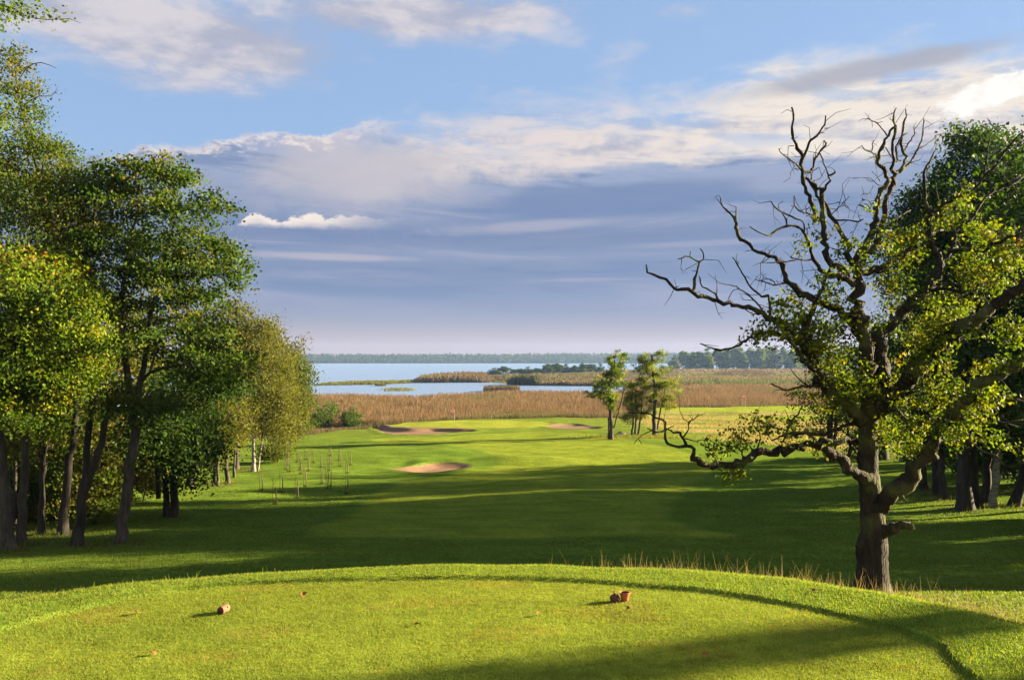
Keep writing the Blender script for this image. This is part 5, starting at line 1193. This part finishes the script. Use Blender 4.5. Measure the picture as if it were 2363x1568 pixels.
def reeds():
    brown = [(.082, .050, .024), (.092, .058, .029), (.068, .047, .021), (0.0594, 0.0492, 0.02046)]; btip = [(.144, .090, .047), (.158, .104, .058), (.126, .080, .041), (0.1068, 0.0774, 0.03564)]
    # near brown bed: even density on the ground, two strips
    rg = np.random.default_rng(31)
    n = 210000
    y = 176 + 250 * rg.random(n) ** 1.25; x = y * rg.uniform(-.42, .62, n)
    k = sdf(x, y, LAND) < 2
    edge = np.interp(x, [-120, -60, -42, -30, -18, -8, 10, 25, 34, 45, 300], [70, 92, 112, 133, 158, 171, 174, 172, 205, 214, 214])
    k &= y > edge + 8
    gap = (wav(x, y * .45, 42, 62) > 1.25); k &= ~(gap & (rg.random(n) < .75))
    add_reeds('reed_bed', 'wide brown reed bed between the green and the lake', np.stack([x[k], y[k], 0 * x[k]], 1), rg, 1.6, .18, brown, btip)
    # greener fringe where the bed meets the golf course
    n = 12000; x = rg.uniform(-32, 110, n); edge = np.interp(x, [-120, -60, -42, -30, -18, -8, 10, 25, 34, 45, 300], [70, 92, 112, 133, 158, 171, 174, 172, 205, 214, 214]); y = edge + 7 + 9 * rg.random(n)
    add_reeds('green_reeds', 'greener reed fringe along the back of the green', np.stack([x, y, 0 * x], 1), rg, 1.7, .34, [(0.0396, 0.045, 0.0132), (0.0516, 0.0492, 0.01782)], [(0.0672, 0.0612, 0.02442), (0.0792, 0.0612, 0.02706)])
    gcol = [(0.0396, 0.0528, 0.0132), (0.0516, 0.0612, 0.01584), (0.0354, 0.045, 0.0132)]; gt = [(0.0672, 0.0774, 0.02244), (0.0792, 0.0774, 0.02706)]
    tan = [(0.0792, 0.0612, 0.03168), (0.0912, 0.0696, 0.03564)]; tt = [(0.123, 0.0918, 0.05412), (0.1344, 0.102, 0.05808)]
    ycol = [(0.0792, 0.0816, 0.01782), (0.0672, 0.0774, 0.01584)]; yt = [(0.1188, 0.1104, 0.02706), (0.099, 0.102, 0.02244)]
    S = [('green_reeds', 'low green sedge spit reaching left into the lake', [(725, 889), (735, 884), (810, 880), (880, 878), (958, 876), (962, 884), (860, 888)], 7000, 1.2, .5, gcol, yt, 32),
         ('reed_bank', 'tall brown reed bank on the spit left of the bushes', [(955, 884), (958, 877), (1000, 872), (1130, 868), (1140, 880), (1100, 883)], 7000, 4.2, .5, [(0.0594, 0.045, 0.02244), (0.0474, 0.0408, 0.02046)], [(0.1032, 0.0732, 0.04026), (0.087, 0.0654, 0.03564)], 33),
         ('reed_bank', 'brown and green reeds in front of the row of dark bushes', [(1120, 872), (1200, 866), (1400, 860), (1460, 860), (1460, 886), (1180, 882)], 9000, 2.6, .55, [(0.0516, 0.0528, 0.02046), (0.0672, 0.0528, 0.02706)], [(0.0948, 0.0732, 0.04026), (0.075, 0.0732, 0.02706)], 34),
         ('yellow_sedge', 'yellow green sedge line at the water edge of the spit', [(1010, 884), (1020, 881.5), (1165, 881), (1170, 884)], 2500, 1.0, .5, ycol, yt, 35),
         ('reed_clump', 'dark rounded reed clump at the tip of the inlet', [(1168, 889), (1170, 885), (1240, 885), (1250, 889.5)], 2600, 5.2, .5, [(0.0276, 0.0348, 0.0132), (0.0354, 0.0366, 0.01584)], [(0.0552, 0.0528, 0.02244), (0.0438, 0.0492, 0.01782)], 36),
         ('green_reeds', 'grey green reeds along the far side of the inlet', [(1240, 891), (1250, 886), (1470, 884), (1470, 892)], 6000, 2.8, .5, gcol, tt, 37),
         ('reed_bed', 'tan reeds in front of the distant wood', [(1545, 856), (1550, 851.5), (2300, 850.5), (2300, 860), (1540, 861)], 8000, 2.6, .5, tan, tt, 38),
         ('yellow_sedge', 'yellow green meadow band in the right marsh', [(1540, 872), (1545, 860), (2300, 858), (2300, 872)], 8000, 1.3, .6, ycol, yt, 39),
         ('reed_bed', 'tan reed band in the middle of the right marsh', [(1530, 880), (1535, 871), (2300, 870), (2300, 880)], 8000, 2.0, .5, tan, tt, 40),
         ('green_reeds', 'upright green reed band in the right marsh', [(1530, 891), (1535, 879), (2300, 878), (2300, 891)], 9000, 2.6, .5, [(0.0474, 0.0696, 0.01782), (0.0552, 0.0732, 0.02046)], [(0.0792, 0.0936, 0.02706), (0.0948, 0.0936, 0.03168)], 41),
         ('reed_bank', 'darker brown reed island inside the right marsh', [(1640, 868), (1655, 862), (1760, 860), (1800, 866), (1760, 869)], 4000, 3.4, .5, [(0.0516, 0.0408, 0.02046)], [(0.087, 0.0654, 0.03564)], 42),
         ('yellow_sedge', 'bright sedge strips along the near shore of the inlet', [(1200, 908), (1215, 905), (1440, 902), (1450, 908)], 4000, 1.1, .5, ycol, yt, 45)]
    for name, lab, poly, n, h, w, c, t, sd in S:
        q, rg, tp = reed_patch(name, lab, poly, n, h, w, c, t, sd)
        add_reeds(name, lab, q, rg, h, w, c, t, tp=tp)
    # sedge tufts standing in open water
    for lab, x0, x1, y0, y1, h, cc, n in [('loose sedge tuft in the inlet water', 880, 962, 897, 902, 1.1, [(.085, .10, .03), (.10, .10, .035)], 420), ('small yellow green sedge clump in the inlet', 865, 890, 888.5, 890, 1.3, ycol, 500), ('brown reed tuft on the near shore of the inlet', 1115, 1200, 901, 905, 2.6, [(0.0672, 0.0528, 0.02244)], 1800)]:
        rg = np.random.default_rng(int(x0)); a = x0 + (x1 - x0) * rg.beta(2, 2, n); b = y0 + (y1 - y0) * rg.random(n)
        q = np.array([plane(i, j, LAKE_Z) for i, j in zip(a, b)])
        V, Q, C = blades(np.stack([q[:, 0], q[:, 1], q[:, 2] - .1], 1), h * (.6 + .5 * rg.random(n)), .35 * q[:, 1] / 300, np.array(cc)[rg.integers(len(cc), size=n)] * (.8 + .4 * rg.random((n, 1))), rg, lean=.12)
        stuff('sedge_tuft', V, Q, C, M_REED, lab, 'sedge')
reeds()

# ------------------------------------------------------------------ distant bushes, wood and shore
def far_trees():
    protos = []
    for k in range(4):
        rg = np.random.default_rng(120 + k)
        b = np.zeros(3)
        H_ = 10.0
        bl = []
        for i in range(9):
            a = rg.random() * 6.28; r = 2.2 * rg.random(); z = 1.2 + 6.8 * rg.random() ** 1.15; s = 1.5 + 1.0 * rg.random()
            bl.append((np.array([r * math.cos(a), r * math.sin(a), z]), (s * 1.25, s * 1.25, s)))
        bl.append((np.array([0, 0, 8.6]), (1.2, 1.2, 1.3)))
        lab = 'x'
        protos.append((bl, k))
    def make(k, loc, sc, rz, lab, cat, name, group, pal, mix):
        key = (k, pal)
        if key not in cache:
            t = tree(name, lab, cat, np.zeros(3), [(np.array([(0, 0, -.5), (0, 0, 3), (0.2, 0, 7)]), [.28, .2, .08])], protos[k][0], 190, 40, .62, pal, 130 + k + len(cache) * 7, group=group, leafm=M_FAR, mixpal=mix, clus=.5, zmin=1.5, bark=M_DARKBARK, twig=.03, sides=5)
            cache[key] = t; t.location = loc; t.scale = sc; t.rotation_euler = (0, 0, rz)
        else:
            t = dup(cache[key], loc, rz, 1, lab, group); t.scale = sc; t.name = name
    cache = {}
    words = ['first', 'second', 'third', 'fourth', 'fifth', 'sixth', 'seventh', 'eighth', 'ninth', 'tenth', 'eleventh', 'twelfth', 'thirteenth', 'fourteenth', 'fifteenth', 'sixteenth', 'seventeenth', 'eighteenth', 'nineteenth', 'twentieth',
             'twenty-first', 'twenty-second', 'twenty-third', 'twenty-fourth', 'twenty-fifth', 'twenty-sixth', 'twenty-seventh', 'twenty-eighth']
    rows = [(1140, 849, 17), (1162, 845, 14), (1186, 852, 11), (1202, 850, 10), (1218, 846, 14), (1240, 849, 12), (1262, 841, 15), (1285, 838, 17), (1306, 840, 15), (1326, 843, 11), (1342, 840, 13), (1362, 839, 13), (1385, 839, 12), (1478, 842, 12), (1530, 845, 14)]
    for i, (x, top, hw) in enumerate(rows):
        d = 760 + 25 * ((i * 7) % 3); q = P(x, top, d); zb = -13.7; h = q[2] - zb
        s = h / 9.6; w = hw * d / F / 3.6
        make(i % 4, (q[0], d, zb), (w, w, s), i * 1.3, f'dark green bush, {words[i]} from the left in the row beyond the inlet', 'bush', 'marsh_bush', 'bushes in a row on the reed spit', 'darkgreen', ('green', .3))
    rg = np.random.default_rng(8)
    xs = np.linspace(1556, 2080, 28)
    for i, x in enumerate(xs):
        top = np.interp(x, [1550, 1575, 1600, 1650, 1680, 1700, 1745, 1790, 1820, 2100], [830, 818, 810, 802, 812, 806, 796, 804, 806, 800]) + rg.normal() * 3.5
        d = 1090 + 60 * (i % 2) + 30 * rg.random(); q = P(x, top, d); zb = -13.8; h = q[2] - zb
        w = (13 + 3 * rg.random()) * d / F / 3.4
        make(i % 4, (q[0], d, zb), (w, w, h / 9.6), rg.random() * 6, f'rounded hazy tree, {words[i]} crown from the left in the distant wood', 'tree', 'distant_tree', 'trees of the distant wood beyond the marsh', 'birch' if i % 3 == 0 else 'lime', ('green', .35))
    # smaller growth along the foot of the wood
far_trees()
def far_shore():
    rg = np.random.default_rng(9)
    xs = np.linspace(-2600, 3400, 200); ys = np.array([2745, 2760, 2800, 2850, 2920, 3000, 3100, 3250])
    X, Y = np.meshgrid(xs, ys)
    def hh(x, y):
        top = np.interp(x, [-2600, -700, 0, 500, 900, 1400, 2200, 3400], [2, 3, 4, 7, 14, 26, 32, 34])
        return LAKE_Z - .6 + .9 * ss(y, 2745, 2757) + (top - LAKE_Z) * ss(y, 2755, 3010) + .8 * wav(x, y, 300, 70)
    Z = hh(X, Y); m = len(xs)
    i = np.arange(len(ys) - 1)[:, None] * m; j = np.arange(m - 1)[None, :]
    Q = np.stack([i + j, i + j + 1, i + m + j + 1, i + m + j], -1).reshape(-1, 4)
    o = obj('far_shore', mesh_np('far_shore', np.stack([X.ravel(), Y.ravel(), Z.ravel()], 1), Q, np.tile((.028, .04, .015), (X.size, 1)), True), M_FAR)
    tag(o, 'low hilly shore across the lake', 'shore', kind='structure')
    n = 11000; x = rg.uniform(-1500, 2000, n); y = 2760 + 265 * rg.random(n) ** .8
    z = hh(x, y); h = 11 + 6 * rg.random(n) ** 1.5; con = rg.random(n) < .7
    k = 13; t = rg.random((n, k)); a = rg.random((n, k)) * 6.283
    prof = np.where(con[:, None], (1 - t) * .22 + .02, np.sqrt(np.clip(1 - (2 * t - 1) ** 2, 0, 1)) * .30)
    r = h[:, None] * prof * np.sqrt(rg.random((n, k)))
    C = np.stack([x[:, None] + r * np.cos(a), y[:, None] + r * np.sin(a), z[:, None] + h[:, None] * (.1 + .9 * t)], -1).reshape(-1, 3)
    pal = np.array([(.028, .042, .016), (.025, .034, .018), (.042, .048, .014), (.022, .034, .014)])[rg.integers(4, size=n)]
    cols = np.repeat(pal, k, 0) * (.8 + .4 * rg.random((n * k, 1)))
    sz = (h[:, None] * np.where(con[:, None], .34 - .2 * t, .34)).ravel()
    V, Q, C2 = leaf_quads(C, sz, cols, rg, up=.2, aspect=.9)
    stuff('far_forest', V, Q, C2, M_FAR, 'hazy blue green forest covering the far lake shore', 'forest')
far_shore()

# ------------------------------------------------------------------ haze
def haze():
    x0, x1, y0, y1, z0, z1 = -4200, 4200, -420, 3600, -20, 62
    V = [(x, y, z) for z in (z0, z1) for y in (y0, y1) for x in (x0, x1)]
    Q = [(0, 2, 3, 1), (4, 5, 7, 6), (0, 1, 5, 4), (1, 3, 7, 5), (3, 2, 6, 7), (2, 0, 4, 6)]
    m, nt, out = new_mat('haze'); v = N(nt, 'ShaderNodeVolumePrincipled')
    v.inputs['Color'].default_value = (.25, .40, .74, 1); v.inputs['Density'].default_value = HAZE; v.inputs['Anisotropy'].default_value = .2
    L(nt, v.outputs[0], out.inputs['Volume'])
    o = obj('haze', mesh_np('haze', V, Q), m); tag(o, 'thin evening haze lying over the lake and land', 'haze', kind='stuff')
HAZE = .00008
haze()

# ------------------------------------------------------------------ world: sky and clouds
def world():
    w = bpy.data.worlds.new('World'); SC.world = w; w.use_nodes = True
    nt = w.node_tree; nt.nodes.clear()
    out = nt.nodes.new('ShaderNodeOutputWorld'); bg = nt.nodes.new('ShaderNodeBackground'); bg.inputs['Strength'].default_value = SKY_STR
    L(nt, bg.outputs[0], out.inputs[0])
    K = 1.0 / (SKY_STR * 2 ** EXPO)          # display-linear colour -> colour before strength and exposure
    sky = N(nt, 'ShaderNodeTexSky', _sky_type='NISHITA', _sun_disc=False); sky.sun_elevation = SUN_EL; sky.sun_rotation = math.pi / 2 - SUN_AZ
    sky.altitude = 20; sky.air_density = 1.0; sky.dust_density = .6; sky.ozone_density = 2.0
    tc = N(nt, 'ShaderNodeTexCoord'); sx = N(nt, 'ShaderNodeSeparateXYZ'); L(nt, tc.outputs['Generated'], sx.inputs[0])
    def val(v):
        n = N(nt, 'ShaderNodeValue'); n.outputs[0].default_value = v; return n.outputs[0]
    def M(op, a, b=None, c=None, clamp=False):
        n = N(nt, 'ShaderNodeMath', _operation=op, _use_clamp=clamp)
        for i, q in enumerate((a, b, c)):
            if q is None: continue
            if isinstance(q, (int, float)): n.inputs[i].default_value = q
            else: L(nt, q, n.inputs[i])
        return n.outputs[0]
    def S(x, a, b):
        n = N(nt, 'ShaderNodeMapRange', _interpolation_type='SMOOTHSTEP')
        n.inputs['To Min'].default_value = 0; n.inputs['To Max'].default_value = 1
        if a > b: a, b = b, a; n.inputs['To Min'].default_value = 1; n.inputs['To Max'].default_value = 0
        n.inputs['From Min'].default_value = a; n.inputs['From Max'].default_value = b
        L(nt, x, n.inputs['Value']); return n.outputs[0]
    U = M('ARCTAN2', sx.outputs['X'], sx.outputs['Y']); W = M('ARCSINE', sx.outputs['Z'])
    def uw(px, py):
        r = ray(px, py); r = r / np.linalg.norm(r); return math.atan2(r[0], r[1]), math.asin(r[2])
    def noise(su, sw, detail=6, rough=.55, off=(0, 0), dist=0.0, shear=0.0):
        a = M('MULTIPLY', U, su); b = M('MULTIPLY', W, sw)
        if shear: b = M('ADD', b, M('MULTIPLY', U, shear))
        cx = N(nt, 'ShaderNodeCombineXYZ'); L(nt, M('ADD', a, off[0]), cx.inputs[0]); L(nt, M('ADD', b, off[1]), cx.inputs[1])
        n = N(nt, 'ShaderNodeTexNoise', Scale=1.0, Detail=detail, Roughness=rough, Distortion=dist); L(nt, cx.outputs[0], n.inputs['Vector']); return n.outputs['Fac']
    def mix(f, a, b):
        n = N(nt, 'ShaderNodeMix', _data_type='RGBA', _clamp_factor=True)
        for i, q in ((0, f), (6, a), (7, b)):
            if isinstance(q, (int, float)): n.inputs[i].default_value = q
            elif isinstance(q, tuple): n.inputs[i].default_value = (q[0] * K, q[1] * K, q[2] * K, 1)
            else: L(nt, q, n.inputs[i])
        return n.outputs[2]
    def ell(px, py, rx, ry, rot=0.0):
        """gaussian patch round a direction; radii in the same picture units"""
        u0, w0 = uw(px, py); du = M('SUBTRACT', U, u0); dw = M('SUBTRACT', W, w0)
        if rot: dw = M('SUBTRACT', dw, M('MULTIPLY', du, rot))
        a = M('DIVIDE', du, rx / F); b = M('DIVIDE', dw, ry / F)
        return M('EXPONENT', M('MULTIPLY', M('ADD', M('MULTIPLY', a, a), M('MULTIPLY', b, b)), -1))
    def curve(pts, dflt=0):
        """height of a cloud edge as a function of azimuth"""
        u = [uw(a, b) for a, b in pts]
        mr = N(nt, 'ShaderNodeMapRange'); mr.inputs['From Min'].default_value = -.8; mr.inputs['From Max'].default_value = .8; L(nt, U, mr.inputs['Value'])
        fc = N(nt, 'ShaderNodeFloatCurve'); c = fc.mapping.curves[0]
        q = [((a + .8) / 1.6, b / .5) for a, b in u]
        while len(c.points) > 2: c.points.remove(c.points[1])
        c.points[0].location = (0, q[0][1]); c.points[1].location = (1, q[-1][1])
        for a, b in q:
            if 0 < a < 1: c.points.new(a, b)
        fc.mapping.update(); L(nt, mr.outputs[0], fc.inputs['Value'])
        return M('MULTIPLY', fc.outputs[0], .5)
    # clear sky
    v = N(nt, 'ShaderNodeVectorMath', _operation='MULTIPLY'); L(nt, sky.outputs[0], v.inputs[0]); v.inputs[1].default_value = SKYTINT
    col = v.outputs[0]
    lum = SKYLIFT
    if lum: col = mix(lum[0], col, lum[1])
    # high soft clouds, upper left and upper right
    nA = noise(7, 17, 7, .6, (3.1, 1.7), .3); nB = noise(16, 42, 6, .6, (9.1, 4.2), .2)
    R = M('ADD', ell(300, 70, 360, 72, -.08), M('MULTIPLY', ell(540, 105, 190, 44, -.1), .6))
    R = M('ADD', R, M('MULTIPLY', ell(960, 35, 380, 60), .95))
    R = M('ADD', R, M('MULTIPLY', ell(1430, 150, 70, 40), .34)); R = M('ADD', R, M('MULTIPLY', ell(420, 195, 150, 26), .36))
    R = M('ADD', R, M('MULTIPLY', ell(1560, 25, 120, 20), .3))
    m1 = S(M('ADD', R, M('MULTIPLY', M('SUBTRACT', M('ADD', M('MULTIPLY', nA, .55), M('MULTIPLY', nB, .45)), .5), 2.0)), .14, .86)
    c1 = mix(S(M('ADD', M('MULTIPLY', nA, .7), M('MULTIPLY', nB, .3)), .42, .60), (.46, .46, .56), (.76, .69, .69))
    col = mix(M('MULTIPLY', m1, .84), col, c1)
    # bank of cloud: crisp cumulus tops on the left, wisps on the right
    edge = curve([(-500, 380), (0, 366), (200, 352), (290, 345), (330, 324), (375, 322), (430, 330), (520, 316), (580, 303), (630, 294), (670, 304), (720, 308), (770, 304), (800, 290), (900, 268), (1050, 248), (1250, 232), (1450, 232), (1620, 212), (1700, 170), (1820, 120), (1960, 108), (2150, 100), (2362, 85), (2800, 40)])
    nC = noise(10, 24, 8, .62, (5.5, 2.2), .4); nD = noise(46, 80, 6, .62, (1.5, 7.2), .3); nF = noise(5, 40, 7, .6, (2.2, 8.8), .5, 2.4); nE = noise(110, 190, 5, .6, (4.1, 2.7), .2)
    cen = lambda n, a: M('MULTIPLY', M('SUBTRACT', n, .5), a)
    soft = S(U, uw(720, 0)[0], uw(1050, 0)[0])            # 0 crisp left, 1 wispy right
    ofs = M('ADD', M('ADD', cen(nD, .026), cen(nE, .010)), M('MULTIPLY', M('SUBTRACT', nC, .5), M('ADD', .02, M('MULTIPLY', soft, .08))))
    dist = M('ADD', M('SUBTRACT', edge, W), ofs)          # angle below the cloud top
    sharp = S(dist, 0.0, .007); wisp = S(M('ADD', dist, cen(nF, .05)), -.015, .05)
    body = M('ADD', M('MULTIPLY', sharp, M('SUBTRACT', 1, soft)), M('MULTIPLY', wisp, soft))
    rp = N(nt, 'ShaderNodeValToRGB'); L(nt, M('DIVIDE', W, .40), rp.inputs[0]); cr = rp.color_ramp
    stops = [(835, (.53, .405, .43)), (800, (.54, .415, .435)), (770, (.46, .395, .455)), (735, (.335, .355, .475)), (690, (.258, .318, .485)), (630, (.220, .290, .465)), (590, (.250, .320, .49)), (550, (.205, .272, .45)), (490, (.255, .328, .505)), (430, (.315, .385, .55)), (380, (.345, .42, .61)), (320, (.36, .42, .62)), (200, (.45, .49, .65)), (90, (.50, .53, .66))]
    st = sorted([(max(0, uw(1181, y)[1] / .40), c) for y, c in stops])
    while len(cr.elements) > 1: cr.elements.remove(cr.elements[0])
    cr.elements[0].position = st[0][0]; cr.elements[0].color = (*st[0][1], 1)
    for p, c in st[1:]:
        e = cr.elements.new(p); e.color = (*c, 1)
    vs = N(nt, 'ShaderNodeVectorMath', _operation='SCALE'); vs.inputs['Scale'].default_value = K; L(nt, rp.outputs[0], vs.inputs[0]); bank = vs.outputs[0]
    n2 = noise(4, 44, 7, .6, (7.7, 3.3), .6, 1.2)
    # long darker and paler stripes low in the bank
    bank = mix(M('MULTIPLY', S(n2, .52, .64), M('MULTIPLY', S(W, uw(1181, 740)[1], uw(1181, 640)[1]), .75)), bank, (.18, .262, .455))
    bank = mix(M('MULTIPLY', S(n2, .50, .34), M('MULTIPLY', S(W, uw(1181, 760)[1], uw(1181, 660)[1]), .62)), bank, (.385, .40, .54))
    # cream coloured upper zone above a dark shelf
    e3 = curve([(-500, 500), (700, 520), (900, 490), (960, 462), (1010, 440), (1080, 424), (1180, 420), (1300, 415), (1420, 404), (1550, 394), (1700, 384), (1900, 374), (2400, 356), (2800, 350)])
    above = M('ADD', M('SUBTRACT', W, e3), M('ADD', M('ADD', cen(nC, .05), cen(nD, .014)), cen(nF, .03)))
    zone = M('MULTIPLY', S(above, -.004, .022), S(M('ADD', M('ADD', U, cen(nC, .35)), M('MULTIPLY', M('SUBTRACT', W, uw(1181, 400)[1]), .8)), uw(720, 0)[0], uw(1020, 0)[0]))
    q = S(M('ADD', M('ADD', M('MULTIPLY', nF, .50), M('MULTIPLY', nC, .35)), M('MULTIPLY', nD, .15)), .37, .53)
    warm = S(U, uw(1200, 0)[0], uw(1900, 0)[0])
    bright = mix(warm, (.80, .71, .68), (.93, .83, .72))
    cream = mix(q, (.45, .46, .57), bright)
    hole = M('MULTIPLY', S(noise(9, 30, 7, .6, (12.2, 6.1), .5, 1.5), .51, .62), S(W, uw(1181, 385)[1], uw(1181, 330)[1]))
    cream = mix(M('MULTIPLY', hole, .6), cream, (.40, .53, .75))
    bank = mix(M('MULTIPLY', zone, .93), bank, cream)
    # pale mottling of the left part of the bank
    mot = ell(840, 405, 280, 95); bank = mix(M('MULTIPLY', S(M('ADD', mot, cen(nC, 1.5)), .22, .9), .85), bank, (.56, .53, .585))
    # shelf itself and stripes under it
    dk = ell(1420, 462, 480, 48, .05); bank = mix(M('MULTIPLY', S(M('ADD', dk, M('ADD', cen(nC, .8), cen(n2, .6))), .35, .8), M('SUBTRACT', .75, M('MULTIPLY', zone, .75))), bank, (.172, .252, .45))
    pale = ell(760, 592, 250, 11, -.01); bank = mix(M('MULTIPLY', S(M('ADD', pale, M('ADD', cen(n2, .8), cen(nC, .6))), .3, .95), .7), bank, (.53, .49, .565))
    pale = ell(1250, 520, 260, 16, .05); bank = mix(M('MULTIPLY', S(M('ADD', pale, M('ADD', cen(n2, .9), cen(nC, .9))), .3, .95), .6), bank, (.47, .46, .56))
    pale = ell(1650, 560, 260, 9, .02); bank = mix(M('MULTIPLY', S(M('ADD', pale, cen(n2, .9)), .3, .95), .5), bank, (.42, .43, .56))
    # lit rim of the cumulus tops, left
    rim = M('MULTIPLY', S(M('ADD', dist, M('ADD', cen(nD, .05), cen(nE, .02))), .020, -.004), M('MULTIPLY', M('SUBTRACT', 1, M('MULTIPLY', soft, .9)), S(U, uw(200, 0)[0], uw(330, 0)[0])))
    bank = mix(M('MULTIPLY', rim, .95), bank, (.90, .79, .74))
    # second small row of cumulus
    e2 = curve([(-500, 640), (480, 540), (530, 528), (556, 512), (578, 494), (598, 488), (618, 500), (650, 507), (690, 498), (716, 492), (745, 500), (790, 497), (830, 494), (870, 500), (920, 503), (980, 530), (1100, 600), (2800, 640)])
    d2 = M('ADD', M('SUBTRACT', e2, W), M('ADD', M('ADD', cen(nD, .020), cen(nE, .008)), cen(nC, .012)))
    mm = M('MULTIPLY', S(d2, 0, .004), S(M('ADD', W, M('ADD', cen(nD, .014), cen(n2, .012))), uw(740, 531)[1], uw(740, 512)[1])); mm = M('MULTIPLY', mm, M('MULTIPLY', S(U, uw(520, 0)[0], uw(556, 0)[0]), S(U, uw(940, 0)[0], uw(700, 0)[0])))
    bank = mix(M('MULTIPLY', mm, .95), bank, mix(S(d2, .003, .016), (.97, .86, .77), (.70, .63, .64)))
    col = mix(body, col, bank)
    # grey underside of the streak upper right, glare where the sun stands behind the cloud
    g1 = ell(2030, 158, 330, 30, .08); col = mix(M('MULTIPLY', S(M('ADD', g1, M('ADD', cen(nC, .9), cen(nF, .8))), .3, .95), .85), col, (.41, .42, .50))
    g2 = M('ADD', ell(2225, 245, 90, 30, .2), ell(2345, 200, 70, 30)); col = mix(M('MULTIPLY', M('MULTIPLY', S(g2, .04, .3), M('ADD', .45, M('MULTIPLY', S(M('ADD', M('MULTIPLY', nC, .5), M('MULTIPLY', nD, .5)), .42, .54), .55))), S(M('ADD', g2, M('ADD', cen(nB, 2.6), cen(nD, 1.6))), .30, .85)), col, (1.05, 1.0, .95))
    # unseen sky with fill light added: glow round the low sun, bright clouds behind
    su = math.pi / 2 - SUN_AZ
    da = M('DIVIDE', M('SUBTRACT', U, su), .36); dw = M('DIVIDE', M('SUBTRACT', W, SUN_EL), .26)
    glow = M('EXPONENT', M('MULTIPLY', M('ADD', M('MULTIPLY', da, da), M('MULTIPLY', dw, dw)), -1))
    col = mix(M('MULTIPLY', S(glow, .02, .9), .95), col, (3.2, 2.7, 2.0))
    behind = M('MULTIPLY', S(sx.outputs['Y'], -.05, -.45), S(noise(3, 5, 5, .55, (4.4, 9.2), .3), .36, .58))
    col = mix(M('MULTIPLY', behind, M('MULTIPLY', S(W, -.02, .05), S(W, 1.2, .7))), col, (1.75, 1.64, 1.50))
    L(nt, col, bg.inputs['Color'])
    w.cycles.sampling_method = 'MANUAL'; w.cycles.sample_map_resolution = 1024
SKYTINT = (.42, .45, .47); SKYLIFT = (.78, (.325, .47, .74))
world()

# ------------------------------------------------------------------ sun and camera
sd = Vector((math.cos(SUN_EL) * math.cos(SUN_AZ), math.cos(SUN_EL) * math.sin(SUN_AZ), math.sin(SUN_EL)))
sl = bpy.data.lights.new('sun', 'SUN'); sl.energy = 5.0; sl.angle = math.radians(.5); sl.color = (1, .80, .50)
so = bpy.data.objects.new('sun', sl); COL.objects.link(so); so.rotation_euler = sd.to_track_quat('Z', 'Y').to_euler(); so.location = (60, 30, 40)
cam = bpy.data.cameras.new('camera'); cam.sensor_width = 36; cam.lens = 30; cam.clip_start = .05; cam.clip_end = 12000
co = bpy.data.objects.new('camera', cam); COL.objects.link(co); co.location = (0, 0, 0); co.rotation_euler = (math.pi / 2 + PITCH, 0, 0)
SC.camera = co
SC.view_settings.view_transform = 'Standard'; SC.view_settings.look = 'None'; SC.view_settings.gamma = 1; SC.view_settings.exposure = EXPO
SC.cycles.max_bounces = 6; SC.cycles.diffuse_bounces = 3; SC.cycles.transmission_bounces = 3; SC.cycles.volume_bounces = 0
SC.cycles.use_denoising = True
